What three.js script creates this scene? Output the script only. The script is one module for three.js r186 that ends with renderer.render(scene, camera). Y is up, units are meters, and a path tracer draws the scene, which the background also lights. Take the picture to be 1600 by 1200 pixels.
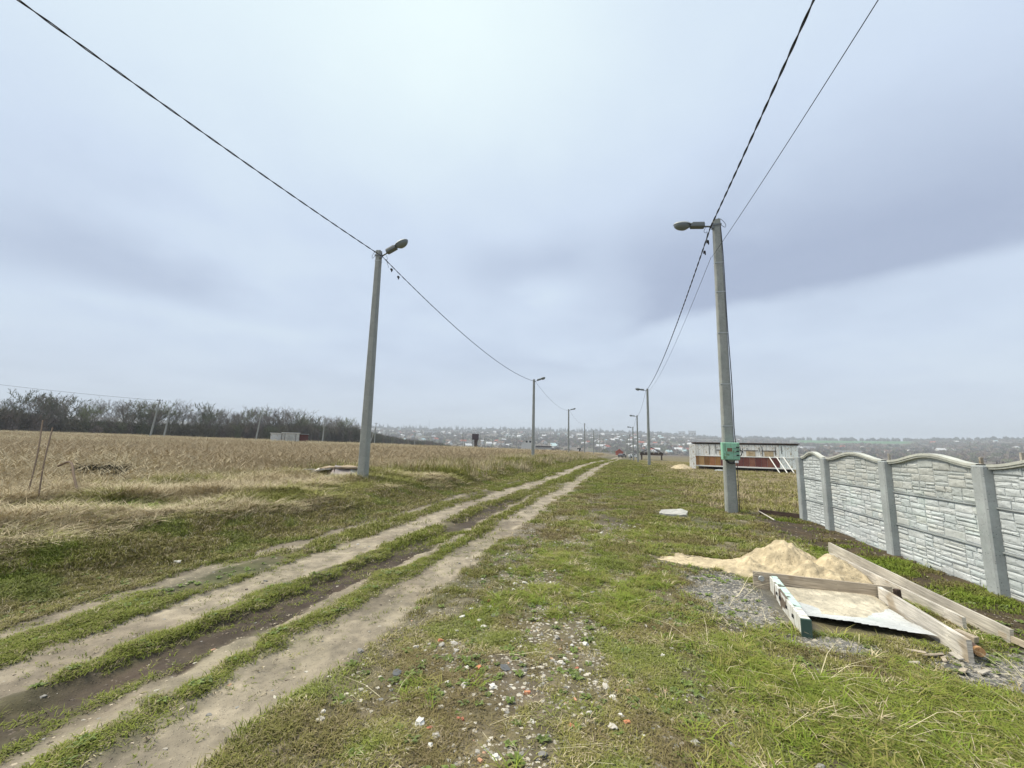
import * as THREE from 'three';
import { mergeGeometries, mergeVertices } from 'three/addons/utils/BufferGeometryUtils.js';
import { RoundedBoxGeometry } from 'three/addons/geometries/RoundedBoxGeometry.js';

// ------------------------------------------------------------------ camera, sky, sun, exposure
const scene = new THREE.Scene();
const RAD = Math.PI / 180;
const camera = new THREE.PerspectiveCamera(85.06, 4 / 3, 0.05, 12000);
camera.rotation.order = 'YXZ';
camera.rotation.set(8.44 * RAD, 14.4 * RAD, 1.27 * RAD);
camera.position.set(0, 1.6, 0);
const renderer = new THREE.WebGLRenderer({ antialias: true });
renderer.toneMapping = THREE.LinearToneMapping;
renderer.toneMappingExposure = 3.2;
renderer.shadowMap.enabled = true;

// ------------------------------------------------------------------ noise and random
function rng(seed) { let a = seed >>> 0; return () => { a = (a + 0x6D2B79F5) | 0; let t = Math.imul(a ^ (a >>> 15), 1 | a); t = (t + Math.imul(t ^ (t >>> 7), 61 | t)) ^ t; return ((t ^ (t >>> 14)) >>> 0) / 4294967296; }; }
function hash(i, j) { let h = Math.imul(i, 374761393) + Math.imul(j, 668265263) | 0; h = Math.imul(h ^ (h >>> 13), 1274126177); return ((h ^ (h >>> 16)) >>> 0) / 4294967296; }
const sm = (a, b, x) => { const t = Math.min(1, Math.max(0, (x - a) / (b - a))); return t * t * (3 - 2 * t); };
const clamp = (x, a = 0, b = 1) => Math.min(b, Math.max(a, x));
const lerp = (a, b, t) => a + (b - a) * t;
function noise(x, y) {
  const i = Math.floor(x), j = Math.floor(y), f = x - i, g = y - j, u = f * f * (3 - 2 * f), v = g * g * (3 - 2 * g);
  return lerp(lerp(hash(i, j), hash(i + 1, j), u), lerp(hash(i, j + 1), hash(i + 1, j + 1), u), v);
}
function fbm(x, y, o = 4) { let s = 0, a = 0.5, n = 0; for (let k = 0; k < o; k++) { s += a * noise(x, y); n += a; a *= 0.5; x = x * 2.03 + 17.1; y = y * 2.03 + 9.7; } return s / n; }
function pnoise(x, y, p, sd) {
  const i = Math.floor(x), j = Math.floor(y), f = x - i, g = y - j, u = f * f * (3 - 2 * f), v = g * g * (3 - 2 * g), m = k => ((k % p) + p) % p;
  return lerp(lerp(hash(m(i) + sd, m(j)), hash(m(i + 1) + sd, m(j)), u), lerp(hash(m(i) + sd, m(j + 1)), hash(m(i + 1) + sd, m(j + 1)), u), v);
}
function pfbm(u, v, p, o, sd) { let s = 0, a = 0.5, n = 0; for (let k = 0; k < o; k++) { s += a * pnoise(u * p, v * p, p, sd + k * 31); n += a; a *= 0.5; p *= 2; } return s / n; }
function curve(pts, x) { if (x <= pts[0][0]) return pts[0][1]; for (let k = 1; k < pts.length; k++) if (x <= pts[k][0]) { const t = (x - pts[k - 1][0]) / (pts[k][0] - pts[k - 1][0]); return lerp(pts[k - 1][1], pts[k][1], t * t * (3 - 2 * t)); } return pts[pts.length - 1][1]; }

// overcast sky: air and cloud layers by direction; the sun is veiled at azimuth -84 degrees, 57 degrees up
const SUN_AZ = -84 * RAD, SUN_EL = 57 * RAD;
const sunDir = new THREE.Vector3(Math.sin(SUN_AZ) * Math.cos(SUN_EL), Math.sin(SUN_EL), -Math.cos(SUN_AZ) * Math.cos(SUN_EL));
{
  const W = 2048, Hh = 1024, data = new Float32Array(W * Hh * 4);
  const ell = (az, el, a0, e0, wa, we) => Math.exp(-(((az - a0) / wa) ** 2 + ((el - e0) / we) ** 2));
  for (let j = 0; j < Hh; j++) {
    const el = ((j + 0.5) / Hh - 0.5) * Math.PI, E = el / RAD;
    for (let i = 0; i < W; i++) {
      const th = ((i + 0.5) / W - 0.5) * 2 * Math.PI, x = Math.cos(el) * Math.cos(th), z = Math.cos(el) * Math.sin(th), y = Math.sin(el);
      let az = Math.atan2(x, -z) / RAD;
      const up = Math.max(0.05, y) + 0.12, px = x / up, pz = z / up;
      const w1 = fbm(px * 0.9 + 3.1, pz * 0.9 + 7.7, 4) - 0.5, w2 = fbm(px * 2.1 + 13.1, pz * 2.1 + 1.7, 5) - 0.5, w3 = fbm(px * 5 + 31, pz * 5 + 11, 4) - 0.5;
      const A = az + w2 * 9 + w3 * 4, e = E + w1 * 3 + w2 * 2.2;
      const ang = Math.acos(clamp(x * sunDir.x + y * sunDir.y + z * sunDir.z, -1, 1)) / RAD;
      let t = 0.5 + 0.34 * Math.exp(-((ang / 30) ** 2)) + 0.42 * ell(az, E, -24, 50, 30, 15) + 0.10 * sm(20, 60, E) + w1 * 0.26 + w2 * 0.20 + w3 * 0.10;
      // long dark cloud on the right with a firm lower edge
      const edge = curve([[-2, 13.6], [6, 15.3], [15, 16.9], [32, 17.6], [60, 16.0], [90, 14]], A) + w3 * 1.6;
      const above = E + w3 * 1.2 - edge;
      t -= 0.40 * sm(-0.3, 1.7, above) * Math.exp(-((Math.max(0, above - 2) / 9.5) ** 2)) * sm(-4, 8, A + w2 * 6) * (1 - sm(60, 100, A));
      t -= 0.33 * ell(A, e, -60, 17.2, 19, 3.4);
      t -= 0.10 * ell(A, e, -66, 25, 14, 6);
      t -= 0.24 * ell(A, e, -14.5, 23.5, 8, 3.4);
      t -= 0.16 * ell(A, e, 5, 24, 12, 5);
      t -= 0.12 * ell(A, e, -4, 10.3, 9, 0.9);
      t += 0.17 * ell(A, e, -8, 20.3, 4.5, 1.8);
      t += 0.13 * ell(A, e, -52, 13.3, 14, 1.6);
      t = clamp(t, 0.02, 1.25);
      const lo = [0.405, 0.485, 0.655], mi = [0.640, 0.750, 0.915], hi = [0.85, 0.98, 1.02];
      const hz = [0.72, 0.815, 0.92], k = 1 - sm(0, 14, E), out = [0, 0, 0];
      for (let c = 0; c < 3; c++) {
        let v = t < 0.5 ? lerp(lo[c], mi[c], t * 2) : lerp(mi[c], hi[c], (t - 0.5) * 2);
        out[c] = lerp(v, hz[c] * (0.92 + 0.3 * (t - 0.3)), k * 0.75);
      }
      const o = (j * W + i) * 4; for (let c = 0; c < 3; c++) data[o + c] = out[c] / 3.2; data[o + 3] = 1;
    }
  }
  const sky = new THREE.DataTexture(data, W, Hh, THREE.RGBAFormat, THREE.FloatType);
  sky.mapping = THREE.EquirectangularReflectionMapping; sky.magFilter = THREE.LinearFilter; sky.minFilter = THREE.LinearFilter; sky.needsUpdate = true;
  scene.background = sky; scene.environment = sky;
}
const sun = new THREE.DirectionalLight(new THREE.Color(1.0, 0.92, 0.75), 1.5);
sun.position.copy(sunDir).multiplyScalar(120); sun.target.position.set(0, 0, -12);
sun.castShadow = true; sun.shadow.radius = 50; sun.shadow.mapSize.set(2048, 2048);
Object.assign(sun.shadow.camera, { left: -40, right: 40, top: 40, bottom: -40, near: 1, far: 300 });
scene.add(sun, sun.target);
scene.fog = new THREE.FogExp2(new THREE.Color(0.86, 0.92, 1.0), 0.00036);

// ------------------------------------------------------------------ terrain
const shift = d => curve([[0, 0], [10, 0.08], [26, 0.55], [50, 1.05], [110, 1.95], [160, 3.0], [260, 9]], d);
function zone(x, z) {
  const d = -z, sh = shift(d);
  const wob = 0.20 * (fbm(x * 1.1 + 5, z * 0.5, 3) - 0.5) + 0.10 * (noise(x * 6, z * 4) - 0.5) + (fbm(x * 19, z * 19, 2) - 0.5) * 0.05;
  const xs = x - sh + wob, near = 1 - sm(12, 21, d), end = 1 - sm(230, 300, d);
  let bk = 0; const ragged = () => { bk += 7.3; return (noise(z * 0.8 + bk, bk) - 0.5) * 0.15 + (noise(z * 2.6 + bk * 3, bk) - 0.5) * 0.11 + (noise(x * 9 + bk, z * 9) - 0.5) * 0.07; };
  const band = (a, b, e) => { const p = a + ragged(), q = b + ragged(); return sm(p - e, p + e, xs) * (1 - sm(q - e, q + e, xs)); };
  const n1 = fbm(x * 2.3 + 40, z * 1.2, 3);
  const line0 = 0.75 * band(-5.10, -4.82, 0.08) * near * sm(0.3, 0.6, n1 + 0.1);
  const A = Math.max(band(-4.38, -3.74, 0.08), band(-4.2, -3.5, 0.1) * (1 - near));
  const dark = band(-3.48, -3.08, 0.10) * near * (0.35 + 0.65 * sm(0.36, 0.54, fbm(x * 0.7 + 2, z * 0.5 + 13, 3)));
  const pl = 0.85 * band(-3.12, -2.84, 0.07) * (1 - sm(14, 24, d)) * sm(0.3, 0.5, n1 + 0.1);
  const B = Math.max(band(-2.64, -2.04, 0.14), band(-2.9, -2.25, 0.1) * (1 - near) * 0.9);
  const edge = band(-5.5, -5.08, 0.1) * near * 0.8;
  const bare = Math.max(A, B, line0, pl) * end;
  return { d, xs, near, bare, dark: dark * end, edge, A, B, line0, pl, inTrack: xs > -5.2 && xs < -2.02 && d < 260 && d > -40 };
}
const leftRun = [[-30, 0], [12, 0], [40, 0.08], [70, 0.1], [104, -0.4], [141, -1.1], [200, -1.3], [400, -2.2]];
const rightRun = [[-30, 0], [44, 0], [70, -0.5], [90, -0.9], [120, -1.4], [200, -2.0], [400, -2.8]];
function macro(x, z) {
  const d = -z, r = Math.hypot(x, z), L = clamp(-5.25 - x, 0, 125);
  let h = 0.31 * sm(0, 1.4, L) + 0.0125 * Math.max(0, L - 0.3) * (1 - 0.9 * sm(250, 600, r));
  const wl = 1 - sm(-9, -1, x);
  h += lerp(curve(rightRun, d), curve(leftRun, d), wl) * (1 - sm(300, 700, r));
  if (r > 180) {
    const az = Math.atan2(x, -z);
    h += -20 * sm(330, 760, r) + (curve([[-0.4, 108], [-0.25, 116], [0.05, 114], [0.2, 92], [0.5, 84], [0.8, 90]], az) + 7 * (fbm(az * 7 + 3, 1.5, 3) - 0.5)) * Math.pow(clamp((r - 720) / 1900), 0.9) + 10 * (fbm(x / 420, z / 420, 3) - 0.5) * sm(500, 1000, r);
    h -= 50 * sm(2750, 6000, r);
  }
  return h;
}
function ground(x, z, zz) {
  const r = Math.hypot(x, z);
  let h = macro(x, z);
  if (r < 160) {
    const q = zz || zone(x, z), off = sm(-5.4, -6.6, q.xs), k = 1 - sm(60, 160, r);
    h += k * (0.05 * (fbm(x * 0.55 + 9, z * 0.55, 3) - 0.5) + (0.02 + off * 0.16) * (fbm(x * 1.3, z * 1.3 + 30, 3) - 0.5));
    h += k * (fbm(x * 5.1, z * 5.1, 3) - 0.5) * 0.03 * (1 - q.bare * 0.65);
    h -= k * (q.A * 0.03 + q.B * 0.03 + q.dark * 0.07 + q.pl * 0.025 + q.line0 * 0.02); h += (1 - sm(9, 20, r)) * (q.bare + q.dark) * ((fbm(q.xs * 16, z * 1.1, 3) - 0.5) * 0.022 + (fbm(x * 8, z * 8 + 50, 3) - 0.5) * 0.02);
    h += (fbm(x * 26, z * 26, 2) - 0.5) * 0.012 * (1 - sm(6, 14, r));
  }
  return h;
}
const gravelAt = (x, z) => Math.max(Math.exp(-(((x - 1.2) / 0.48) ** 2 + ((z + 5.5) / 1.0) ** 2)), Math.exp(-(((x - 2.95) / 0.8) ** 2 + ((z + 4.2) / 0.5) ** 2)), 0.8 * Math.exp(-(((x - 1.75) / 0.5) ** 2 + ((z + 4.35) / 0.22) ** 2)));
const rubbleAt = (x, z) => { const d = -z; return Math.exp(-(((x + 0.70 - 0.01 * d) / 1.0) ** 2)) * sm(1, 2, d) * (1 - sm(8, 11, d)) + 0.45 * Math.exp(-(((x - 0.75) / 0.6) ** 2 + ((d - 3) / 1) ** 2)); };
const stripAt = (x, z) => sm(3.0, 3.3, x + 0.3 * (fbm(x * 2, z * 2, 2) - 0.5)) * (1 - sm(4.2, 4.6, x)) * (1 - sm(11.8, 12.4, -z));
const greenAt = (x, z) => clamp(sm(0.45, 0.66, fbm(x * 0.42 + 2.2, z * 0.30 + 8, 3)) + 0.85 * Math.exp(-(((x - 1.3) / 1.2) ** 2 + ((z + 11) / 5) ** 2)) + 0.6 * Math.exp(-(((x - 0.2) / 1.6) ** 2 + ((z + 30) / 16) ** 2)) + 0.5 * Math.exp(-(((x - 2.4) / 1.0) ** 2 + ((z + 3.6) / 0.7) ** 2)));

const V = (x, y, z) => new THREE.Vector3(x, y, z);
const lin = (r, g, b) => new THREE.Color().setRGB(r, g, b);

// ------------------------------------------------------------------ textures (matter only: grain, pores, fibres, stains)
function tex(n, fn, srgb, rx = 1, ry = 1) {
  const d = new Uint8Array(n * n * 4);
  for (let j = 0; j < n; j++) for (let i = 0; i < n; i++) { const c = fn(i / n, j / n), o = (j * n + i) * 4; d[o] = clamp(c[0]) * 255; d[o + 1] = clamp(c[1]) * 255; d[o + 2] = clamp(c[2]) * 255; d[o + 3] = 255; }
  const t = new THREE.DataTexture(d, n, n); t.wrapS = t.wrapT = THREE.RepeatWrapping; t.magFilter = THREE.LinearFilter; t.minFilter = THREE.LinearFilter;
  if (srgb) t.colorSpace = THREE.SRGBColorSpace; t.repeat.set(rx, ry); t.needsUpdate = true; return t;
}
const g3 = v => [v, v, v];
const speck = (u, v, p, sd, th) => { const i = Math.floor(u * p), j = Math.floor(v * p), cx = hash(i + sd, j), cy = hash(i, j + sd), r = 0.15 + 0.3 * hash(i + sd, j + sd); const dd = Math.hypot(u * p - i - 0.2 - cx * 0.6, v * p - j - 0.2 - cy * 0.6); return hash(i * 3 + sd, j * 7) > th ? sm(r, r * 0.6, dd) : 0; };
const soilMap = tex(1024, (u, v) => { let b = 0.66 + 0.34 * (pfbm(u, v, 16, 6, 3) - 0.2) + 0.12 * (pfbm(u, v, 4, 3, 90) - 0.5); const s = speck(u, v, 230, 11, 0.72), k = speck(u, v, 170, 51, 0.84), l = speck(u, v, 120, 23, 0.93); b += s * 0.14 - k * 0.16 + l * 0.10 + 0.16 * (pfbm(u, v, 48, 4, 33) - 0.5); return [b, b * 0.99, b * 0.97]; }, true, 1 / 2.4, 1 / 2.4);
const soilBump = tex(1024, (u, v) => g3(0.25 + 0.5 * pfbm(u, v, 24, 5, 7) + 0.3 * speck(u, v, 230, 11, 0.72) + 0.25 * speck(u, v, 120, 23, 0.93)), false, 1 / 2.4, 1 / 2.4);
const sandMap = tex(512, (u, v) => { const b = 0.80 + 0.30 * (pfbm(u, v, 12, 6, 5) - 0.5) + 0.30 * (pfbm(u, v, 3, 4, 15) - 0.5) - 0.22 * speck(u, v, 50, 3, 0.9); return [b, b * 0.985, b * 0.95]; }, true, 1 / 0.8, 1 / 0.8);
const sandBump = tex(512, (u, v) => g3(pfbm(u, v, 18, 6, 9)), false, 1 / 0.8, 1 / 0.8);
const woodMap = tex(512, (u, v) => { const y = v + 0.02 * (pfbm(u, v, 3, 2, 71) - 0.5), g = pnoise(u * 6, y * 90, 540, 1) * 0.5 + pnoise(u * 14, y * 200, 2800, 4) * 0.5, blot = pfbm(u, v, 4, 4, 8); const b = 0.74 + 0.24 * g + 0.26 * (blot - 0.5), k = sm(0.62, 0.8, pfbm(u, v, 5, 3, 44)); return [b - k * 0.1, b * 0.975 - k * 0.13, b * 0.94 - k * 0.17]; }, true, 1, 1);
const woodBump = tex(512, (u, v) => g3(0.5 * pnoise(u * 6, v * 90, 540, 1) + 0.5 * pnoise(u * 14, v * 200, 2800, 4)), false, 1, 1);
const concMap = tex(512, (u, v) => { let b = 0.92 + 0.22 * (pfbm(u, v, 4, 6, 21) - 0.5) + 0.10 * (pfbm(u, v, 40, 3, 61) - 0.5) - 0.25 * speck(u, v, 60, 5, 0.93); const m = sm(0.56, 0.75, pfbm(u, v, 3, 4, 77)); return [b - 0.045 * m, b - 0.03 * m, b - 0.04 * m]; }, true, 1, 1);
const concBump = tex(512, (u, v) => g3(0.7 * pfbm(u, v, 20, 5, 31) - 0.4 * speck(u, v, 60, 5, 0.9) + 0.2), false, 1, 1);
const paintMap = tex(512, (u, v) => { const f = sm(0.58, 0.64, pfbm(u, v, 9, 5, 13)), b = 0.93 + 0.1 * (pfbm(u, v, 6, 4, 2) - 0.5), st = sm(0.6, 0.85, pnoise(u * 40, v * 3, 120, 6)) * 0.12; return [lerp(b - st, 0.45, f), lerp(b - st * 1.1, 0.40, f), lerp(b - st * 1.3, 0.36, f)]; }, true, 1, 1);

const softPaint = tex(512, (u, v) => { const f = sm(0.66, 0.72, pfbm(u, v, 12, 5, 13)), b = 0.93 + 0.10 * (pfbm(u, v, 6, 4, 2) - 0.5), st = sm(0.55, 0.9, pnoise(u * 36, v * 2, 72, 6)) * 0.16; return [lerp(b - st * 0.7, 0.72, f), lerp(b - st, 0.66, f), lerp(b - st * 1.3, 0.58, f)]; }, true, 1, 1);

const M = {};
const std = (o) => new THREE.MeshStandardMaterial({ roughness: 0.95, metalness: 0, side: THREE.DoubleSide, ...o });
M.ground = std({ vertexColors: true, map: soilMap, bumpMap: soilBump, bumpScale: 0.02 });
M.track = std({ vertexColors: true, map: soilMap, bumpMap: soilBump, bumpScale: 0.012 });
M.sand = std({ color: lin(0.80, 0.68, 0.485), map: sandMap, bumpMap: sandBump, bumpScale: 0.02 });
M.sandPale = std({ color: lin(0.84, 0.78, 0.66), map: sandMap, bumpMap: sandBump, bumpScale: 0.02 });
M.concrete = std({ color: lin(0.345, 0.36, 0.345), map: concMap, bumpMap: concBump, bumpScale: 0.004, roughness: 0.9 });
M.fencePost = std({ color: lin(0.42, 0.45, 0.46), map: concMap, bumpMap: concBump, bumpScale: 0.003 });
M.coping = std({ color: lin(0.60, 0.61, 0.56), map: concMap, bumpMap: concBump, bumpScale: 0.003 });
M.slab = std({ color: lin(0.56, 0.59, 0.60), map: concMap });
M.stones = [[0.62, 0.66, 0.68], [0.67, 0.70, 0.715], [0.59, 0.64, 0.655], [0.64, 0.665, 0.66]].map(c => std({ color: lin(...c), map: concMap, bumpMap: concBump, bumpScale: 0.008 }));
M.topStones = [[0.53, 0.56, 0.555], [0.57, 0.59, 0.58], [0.50, 0.535, 0.535], [0.55, 0.565, 0.545]].map(c => std({ color: lin(...c), map: concMap, bumpMap: concBump, bumpScale: 0.008 }));
M.slabRough = std({ color: lin(0.50, 0.49, 0.46), map: concMap, bumpMap: concBump, bumpScale: 0.02 });
M.steel = std({ color: lin(0.16, 0.17, 0.18), roughness: 0.55, metalness: 0.5 });
M.galv = std({ color: lin(0.42, 0.44, 0.45), roughness: 0.5, metalness: 0.6 });
M.lampGrey = std({ color: lin(0.12, 0.135, 0.14), roughness: 0.6 });
M.bowl = new THREE.MeshPhysicalMaterial({ color: lin(0.21, 0.24, 0.245), roughness: 0.35, transmission: 0.25, side: THREE.DoubleSide });
M.lampWhite = std({ color: lin(0.38, 0.41, 0.41), roughness: 0.5 });
M.cable = std({ color: lin(0.018, 0.018, 0.022), roughness: 0.6 });
M.mint = std({ color: lin(0.27, 0.53, 0.38), map: softPaint, roughness: 0.6 });
M.mintFlat = std({ color: lin(0.28, 0.55, 0.40), roughness: 0.55 });
M.mintPale = std({ color: lin(0.60, 0.78, 0.72), map: paintMap, roughness: 0.7 });
M.teal = std({ color: lin(0.04, 0.08, 0.066), roughness: 0.8 });
M.black = std({ color: lin(0.015, 0.015, 0.017), roughness: 0.7 });
M.brownGlass = std({ color: lin(0.16, 0.09, 0.05), roughness: 0.3 });
M.wood = std({ color: lin(0.56, 0.545, 0.51), map: woodMap, bumpMap: woodBump, bumpScale: 0.003 });
M.woodPale = std({ color: lin(0.72, 0.71, 0.69), map: woodMap, bumpMap: woodBump, bumpScale: 0.003 });
M.woodTan = std({ color: lin(0.57, 0.51, 0.43), map: woodMap, bumpMap: woodBump, bumpScale: 0.003 });
M.woodDark = std({ color: lin(0.10, 0.07, 0.06), map: woodMap, bumpMap: woodBump, bumpScale: 0.004 });
M.woodFresh = std({ color: lin(0.62, 0.38, 0.20), map: woodMap });
M.whitePaint = std({ color: lin(0.80, 0.80, 0.77), map: paintMap, roughness: 0.7 });
M.white = std({ color: lin(0.78, 0.78, 0.75), roughness: 0.7 });
M.sheet = std({ color: lin(0.64, 0.66, 0.66), map: concMap, roughness: 0.6 });

// ------------------------------------------------------------------ object helpers
const used = {};
function numbered(n) { const k = used[n] = (used[n] ?? -1) + 1; return k ? n + '_' + String(k).padStart(3, '0') : n; }
function tag(o, label, category, group, kind) { if (label) o.userData.label = label; if (category) o.userData.category = category; if (group) o.userData.group = group; if (kind) o.userData.kind = kind; return o; }
function shade(o) { o.castShadow = o.receiveShadow = true; return o; }
function thing(name, label, category, p = [0, 0, 0], turn = 0, group) { const g = new THREE.Group(); g.name = numbered(name); g.position.set(...p); g.rotation.y = turn; scene.add(g); return tag(g, label, category, group); }
function plain(g) { let q = g.index ? g.toNonIndexed() : g; for (const k of Object.keys(q.attributes)) if (!['position', 'normal', 'uv', 'color'].includes(k)) q.deleteAttribute(k); return q; }
function part(name, geos, mat, parent) {
  const a = Array.isArray(geos) ? geos : [geos], g = a.length > 1 ? mergeGeometries(a.map(plain)) : a[0];
  const m = shade(new THREE.Mesh(g, mat)); m.name = parent ? name : numbered(name); (parent || scene).add(m); return m;
}
function struct(name, g, mat) { return tag(part(name, g, mat), null, null, null, 'structure'); }
function boxUV(g, s = 1) {
  g = plain(g); const p = g.attributes.position, uv = new Float32Array(p.count * 2), a = V(), b = V(), c = V();
  for (let i = 0; i < p.count; i += 3) {
    a.fromBufferAttribute(p, i); b.fromBufferAttribute(p, i + 1).sub(a); c.fromBufferAttribute(p, i + 2).sub(a); b.cross(c);
    const X = Math.abs(b.x), Y = Math.abs(b.y), Z = Math.abs(b.z);
    for (let k = 0; k < 3; k++) { const x = p.getX(i + k), y = p.getY(i + k), z = p.getZ(i + k); const q = X > Y && X > Z ? [z, y] : Y > Z ? [x, z] : [x, y]; uv[(i + k) * 2] = q[0] * s; uv[(i + k) * 2 + 1] = q[1] * s; }
  }
  g.setAttribute('uv', new THREE.BufferAttribute(uv, 2)); return g;
}
const bx = (w, h, d, x = 0, y = 0, z = 0, r = 0) => boxUV((r ? new RoundedBoxGeometry(w, h, d, 1, r) : new THREE.BoxGeometry(w, h, d)).translate(x, y, z));
const rot = (g, x, y, z) => { if (x) g.rotateX(x); if (y) g.rotateY(y); if (z) g.rotateZ(z); return g; };
function cyl(a, b, r0, r1 = r0, n = 8) { const d = b.clone().sub(a), g = new THREE.CylinderGeometry(r1, r0, d.length(), n, 1); g.applyQuaternion(new THREE.Quaternion().setFromUnitVectors(V(0, 1, 0), d.normalize())); const m = a.clone().add(b).multiplyScalar(0.5); return g.translate(m.x, m.y, m.z); }
// a board between two points, standing on edge
function board(a, b, h, t, seed = 1, bow = 0.006) {
  const L = a.distanceTo(b), g = new THREE.BoxGeometry(L, h, t, 14, 2, 1), p = g.attributes.position;
  for (let i = 0; i < p.count; i++) { const x = p.getX(i), y = p.getY(i); p.setZ(i, p.getZ(i) + bow * (noise(x * 1.6 + seed * 9, seed) - 0.5) * 2); if (y > h * 0.4) p.setY(i, y + bow * 0.8 * (noise(x * 5 + seed * 3, 4.4) - 0.5)); }
  const u = boxUV(g); { const q = u.attributes.uv; for (let i = 0; i < q.count; i++) q.setXY(i, q.getX(i) * 0.9 + seed * 0.37, q.getY(i) * 0.8 + seed * 0.21); }
  const d = b.clone().sub(a).normalize(), q = new THREE.Quaternion().setFromUnitVectors(V(1, 0, 0), d); u.applyQuaternion(q); const m = a.clone().add(b).multiplyScalar(0.5); u.translate(m.x, m.y, m.z); u.computeVertexNormals(); return u;
}
const polar = (azDeg, r) => [r * Math.sin(azDeg * RAD), -r * Math.cos(azDeg * RAD)];

// ------------------------------------------------------------------ ground sheet and dirt track
{
  const azs = [], rs = [0.35, 0.55, 0.8, 1.05, 1.25];
  for (let a = -75; a < 50; a += 0.26) azs.push(a);
  for (let a = 50; a < 285; a += 3.5) azs.push(a);
  for (let r = 1.4; r < 3600; r *= r < 14 ? 1.0085 : r < 60 ? 1.014 : 1.022) rs.push(r);
  const na = azs.length, nr = rs.length, nv = na * nr + 1;
  const pos = new Float32Array(nv * 3), col = new Float32Array(nv * 3), uv = new Float32Array(nv * 2), flag = new Uint8Array(nv);
  const c = [0, 0, 0], mixTo = (t, r, g, b) => { c[0] = lerp(c[0], r, t); c[1] = lerp(c[1], g, t); c[2] = lerp(c[2], b, t); };
  const put = (i, x, z) => {
    const r = Math.hypot(x, z), q = r < 320 ? zone(x, z) : { xs: 0, bare: 0, dark: 0, edge: 0, A: 0, B: 0, pl: 0, line0: 0, inTrack: false, d: -z };
    pos[i * 3] = x; pos[i * 3 + 1] = ground(x, z, r < 160 ? q : null); pos[i * 3 + 2] = z; uv[i * 2] = x; uv[i * 2 + 1] = z; flag[i] = q.inTrack ? 1 : 0;
    const n = fbm(x * 0.9 + 20, z * 0.9 + 4, 4), f = fbm(x * 7 + 3, z * 7, 3);
    c[0] = lerp(0.16, 0.27, n); c[1] = lerp(0.145, 0.225, n); c[2] = lerp(0.078, 0.125, n);
    if (r < 320) {
      const leftOut = sm(-6.6, -9.2, q.xs), gr = greenAt(x, z) * (1 - leftOut);
      mixTo(gr * 0.6, 0.10, 0.125, 0.035);
      mixTo(sm(0.55, 0.7, fbm(x * 1.7 + 60, z * 1.7, 4)) * 0.55 * (1 - leftOut), 0.33, 0.28, 0.20);
      mixTo(sm(0.52, 0.66, fbm(x * 1.4 + 160, z * 1.4, 4)) * 0.55 * (1 - leftOut), 0.12, 0.09, 0.06);
      mixTo(leftOut * 0.8, 0.36 + 0.10 * n, 0.30 + 0.08 * n, 0.185 + 0.04 * n);
      mixTo(clamp(rubbleAt(x, z)) * 0.4 * sm(0.3, 0.6, f), 0.34, 0.29, 0.215); mixTo(sm(-0.9, -2.0, q.xs) * sm(-2.3, -2.0, q.xs) * sm(0.42, 0.62, fbm(x * 2.6 + 77, z * 2.0, 4)) * 0.75 * sm(14, 9, q.d), 0.34, 0.30, 0.235);
      mixTo(q.edge, 0.10, 0.08, 0.055);
      const rightField = sm(3, 6, x) * sm(12.5, 15, q.d); mixTo(rightField * 0.8, 0.25 + 0.06 * n, 0.21 + 0.05 * n, 0.12);
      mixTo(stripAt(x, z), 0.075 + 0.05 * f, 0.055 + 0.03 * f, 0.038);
      mixTo(clamp(gravelAt(x, z) * 2.0 - 0.4 + f * 0.3), 0.17 + 0.1 * f, 0.17 + 0.1 * f, 0.17 + 0.09 * f);
      const v = 0.84 + 0.26 * f; mixTo(clamp(q.bare * (0.62 + 0.75 * n)), 0.54 * v, 0.47 * v, 0.365 * v);
      mixTo(clamp(q.bare * sm(0.55, 0.7, fbm(x * 2.2, z * 0.9 + 70, 3)) * 0.45), 0.25, 0.20, 0.15);
      mixTo(q.dark * (0.7 + 0.4 * sm(0.3, 0.65, fbm(x * 1.5 + 3, z * 0.8, 3))), 0.070 + 0.05 * f, 0.050 + 0.04 * f, 0.034 + 0.03 * f);
    }
    if (r > 150) {
      const k = sm(150, 320, r), m = fbm(x / 90, z / 90, 4), az = Math.atan2(x, -z) / RAD;
      mixTo(k, lerp(0.17, 0.25, m), lerp(0.15, 0.21, m), lerp(0.125, 0.17, m));
      mixTo(k * sm(0.5, 0.6, fbm(x / 160 + 8, z / 160, 3)) * 0.6, 0.11, 0.15, 0.06);
      mixTo(sm(19.5, 20.5, az + 0.3 * m) * (1 - sm(28.5, 29.5, az)) * sm(1980, 2030, r + 60 * m - 14 * (az - 20)) * (1 - sm(2560, 2640, r)), 0.09, 0.30, 0.09);
    }
    col[i * 3] = c[0]; col[i * 3 + 1] = c[1]; col[i * 3 + 2] = c[2];
  };
  put(0, 0, 0.001);
  for (let j = 0; j < nr; j++) for (let i = 0; i < na; i++) { const [x, z] = polar(azs[i], rs[j]); put(1 + j * na + i, x, z); }
  const idx = [[], []], tri = (a, b, d) => { idx[flag[a] + flag[b] + flag[d] >= 2 ? 1 : 0].push(a, b, d); };
  for (let i = 0; i < na; i++) tri(0, 1 + (i + 1) % na, 1 + i);
  for (let j = 0; j < nr - 1; j++) for (let i = 0; i < na; i++) { const a = 1 + j * na + i, b = 1 + j * na + (i + 1) % na, e = a + na, f = b + na; tri(a, b, e); tri(b, f, e); }
  const full = new THREE.BufferGeometry(); full.setAttribute('position', new THREE.BufferAttribute(pos, 3)); full.setIndex(new THREE.BufferAttribute(Uint32Array.from(idx[0].concat(idx[1])), 1)); full.computeVertexNormals();
  const nor = full.attributes.normal.array;
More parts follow.
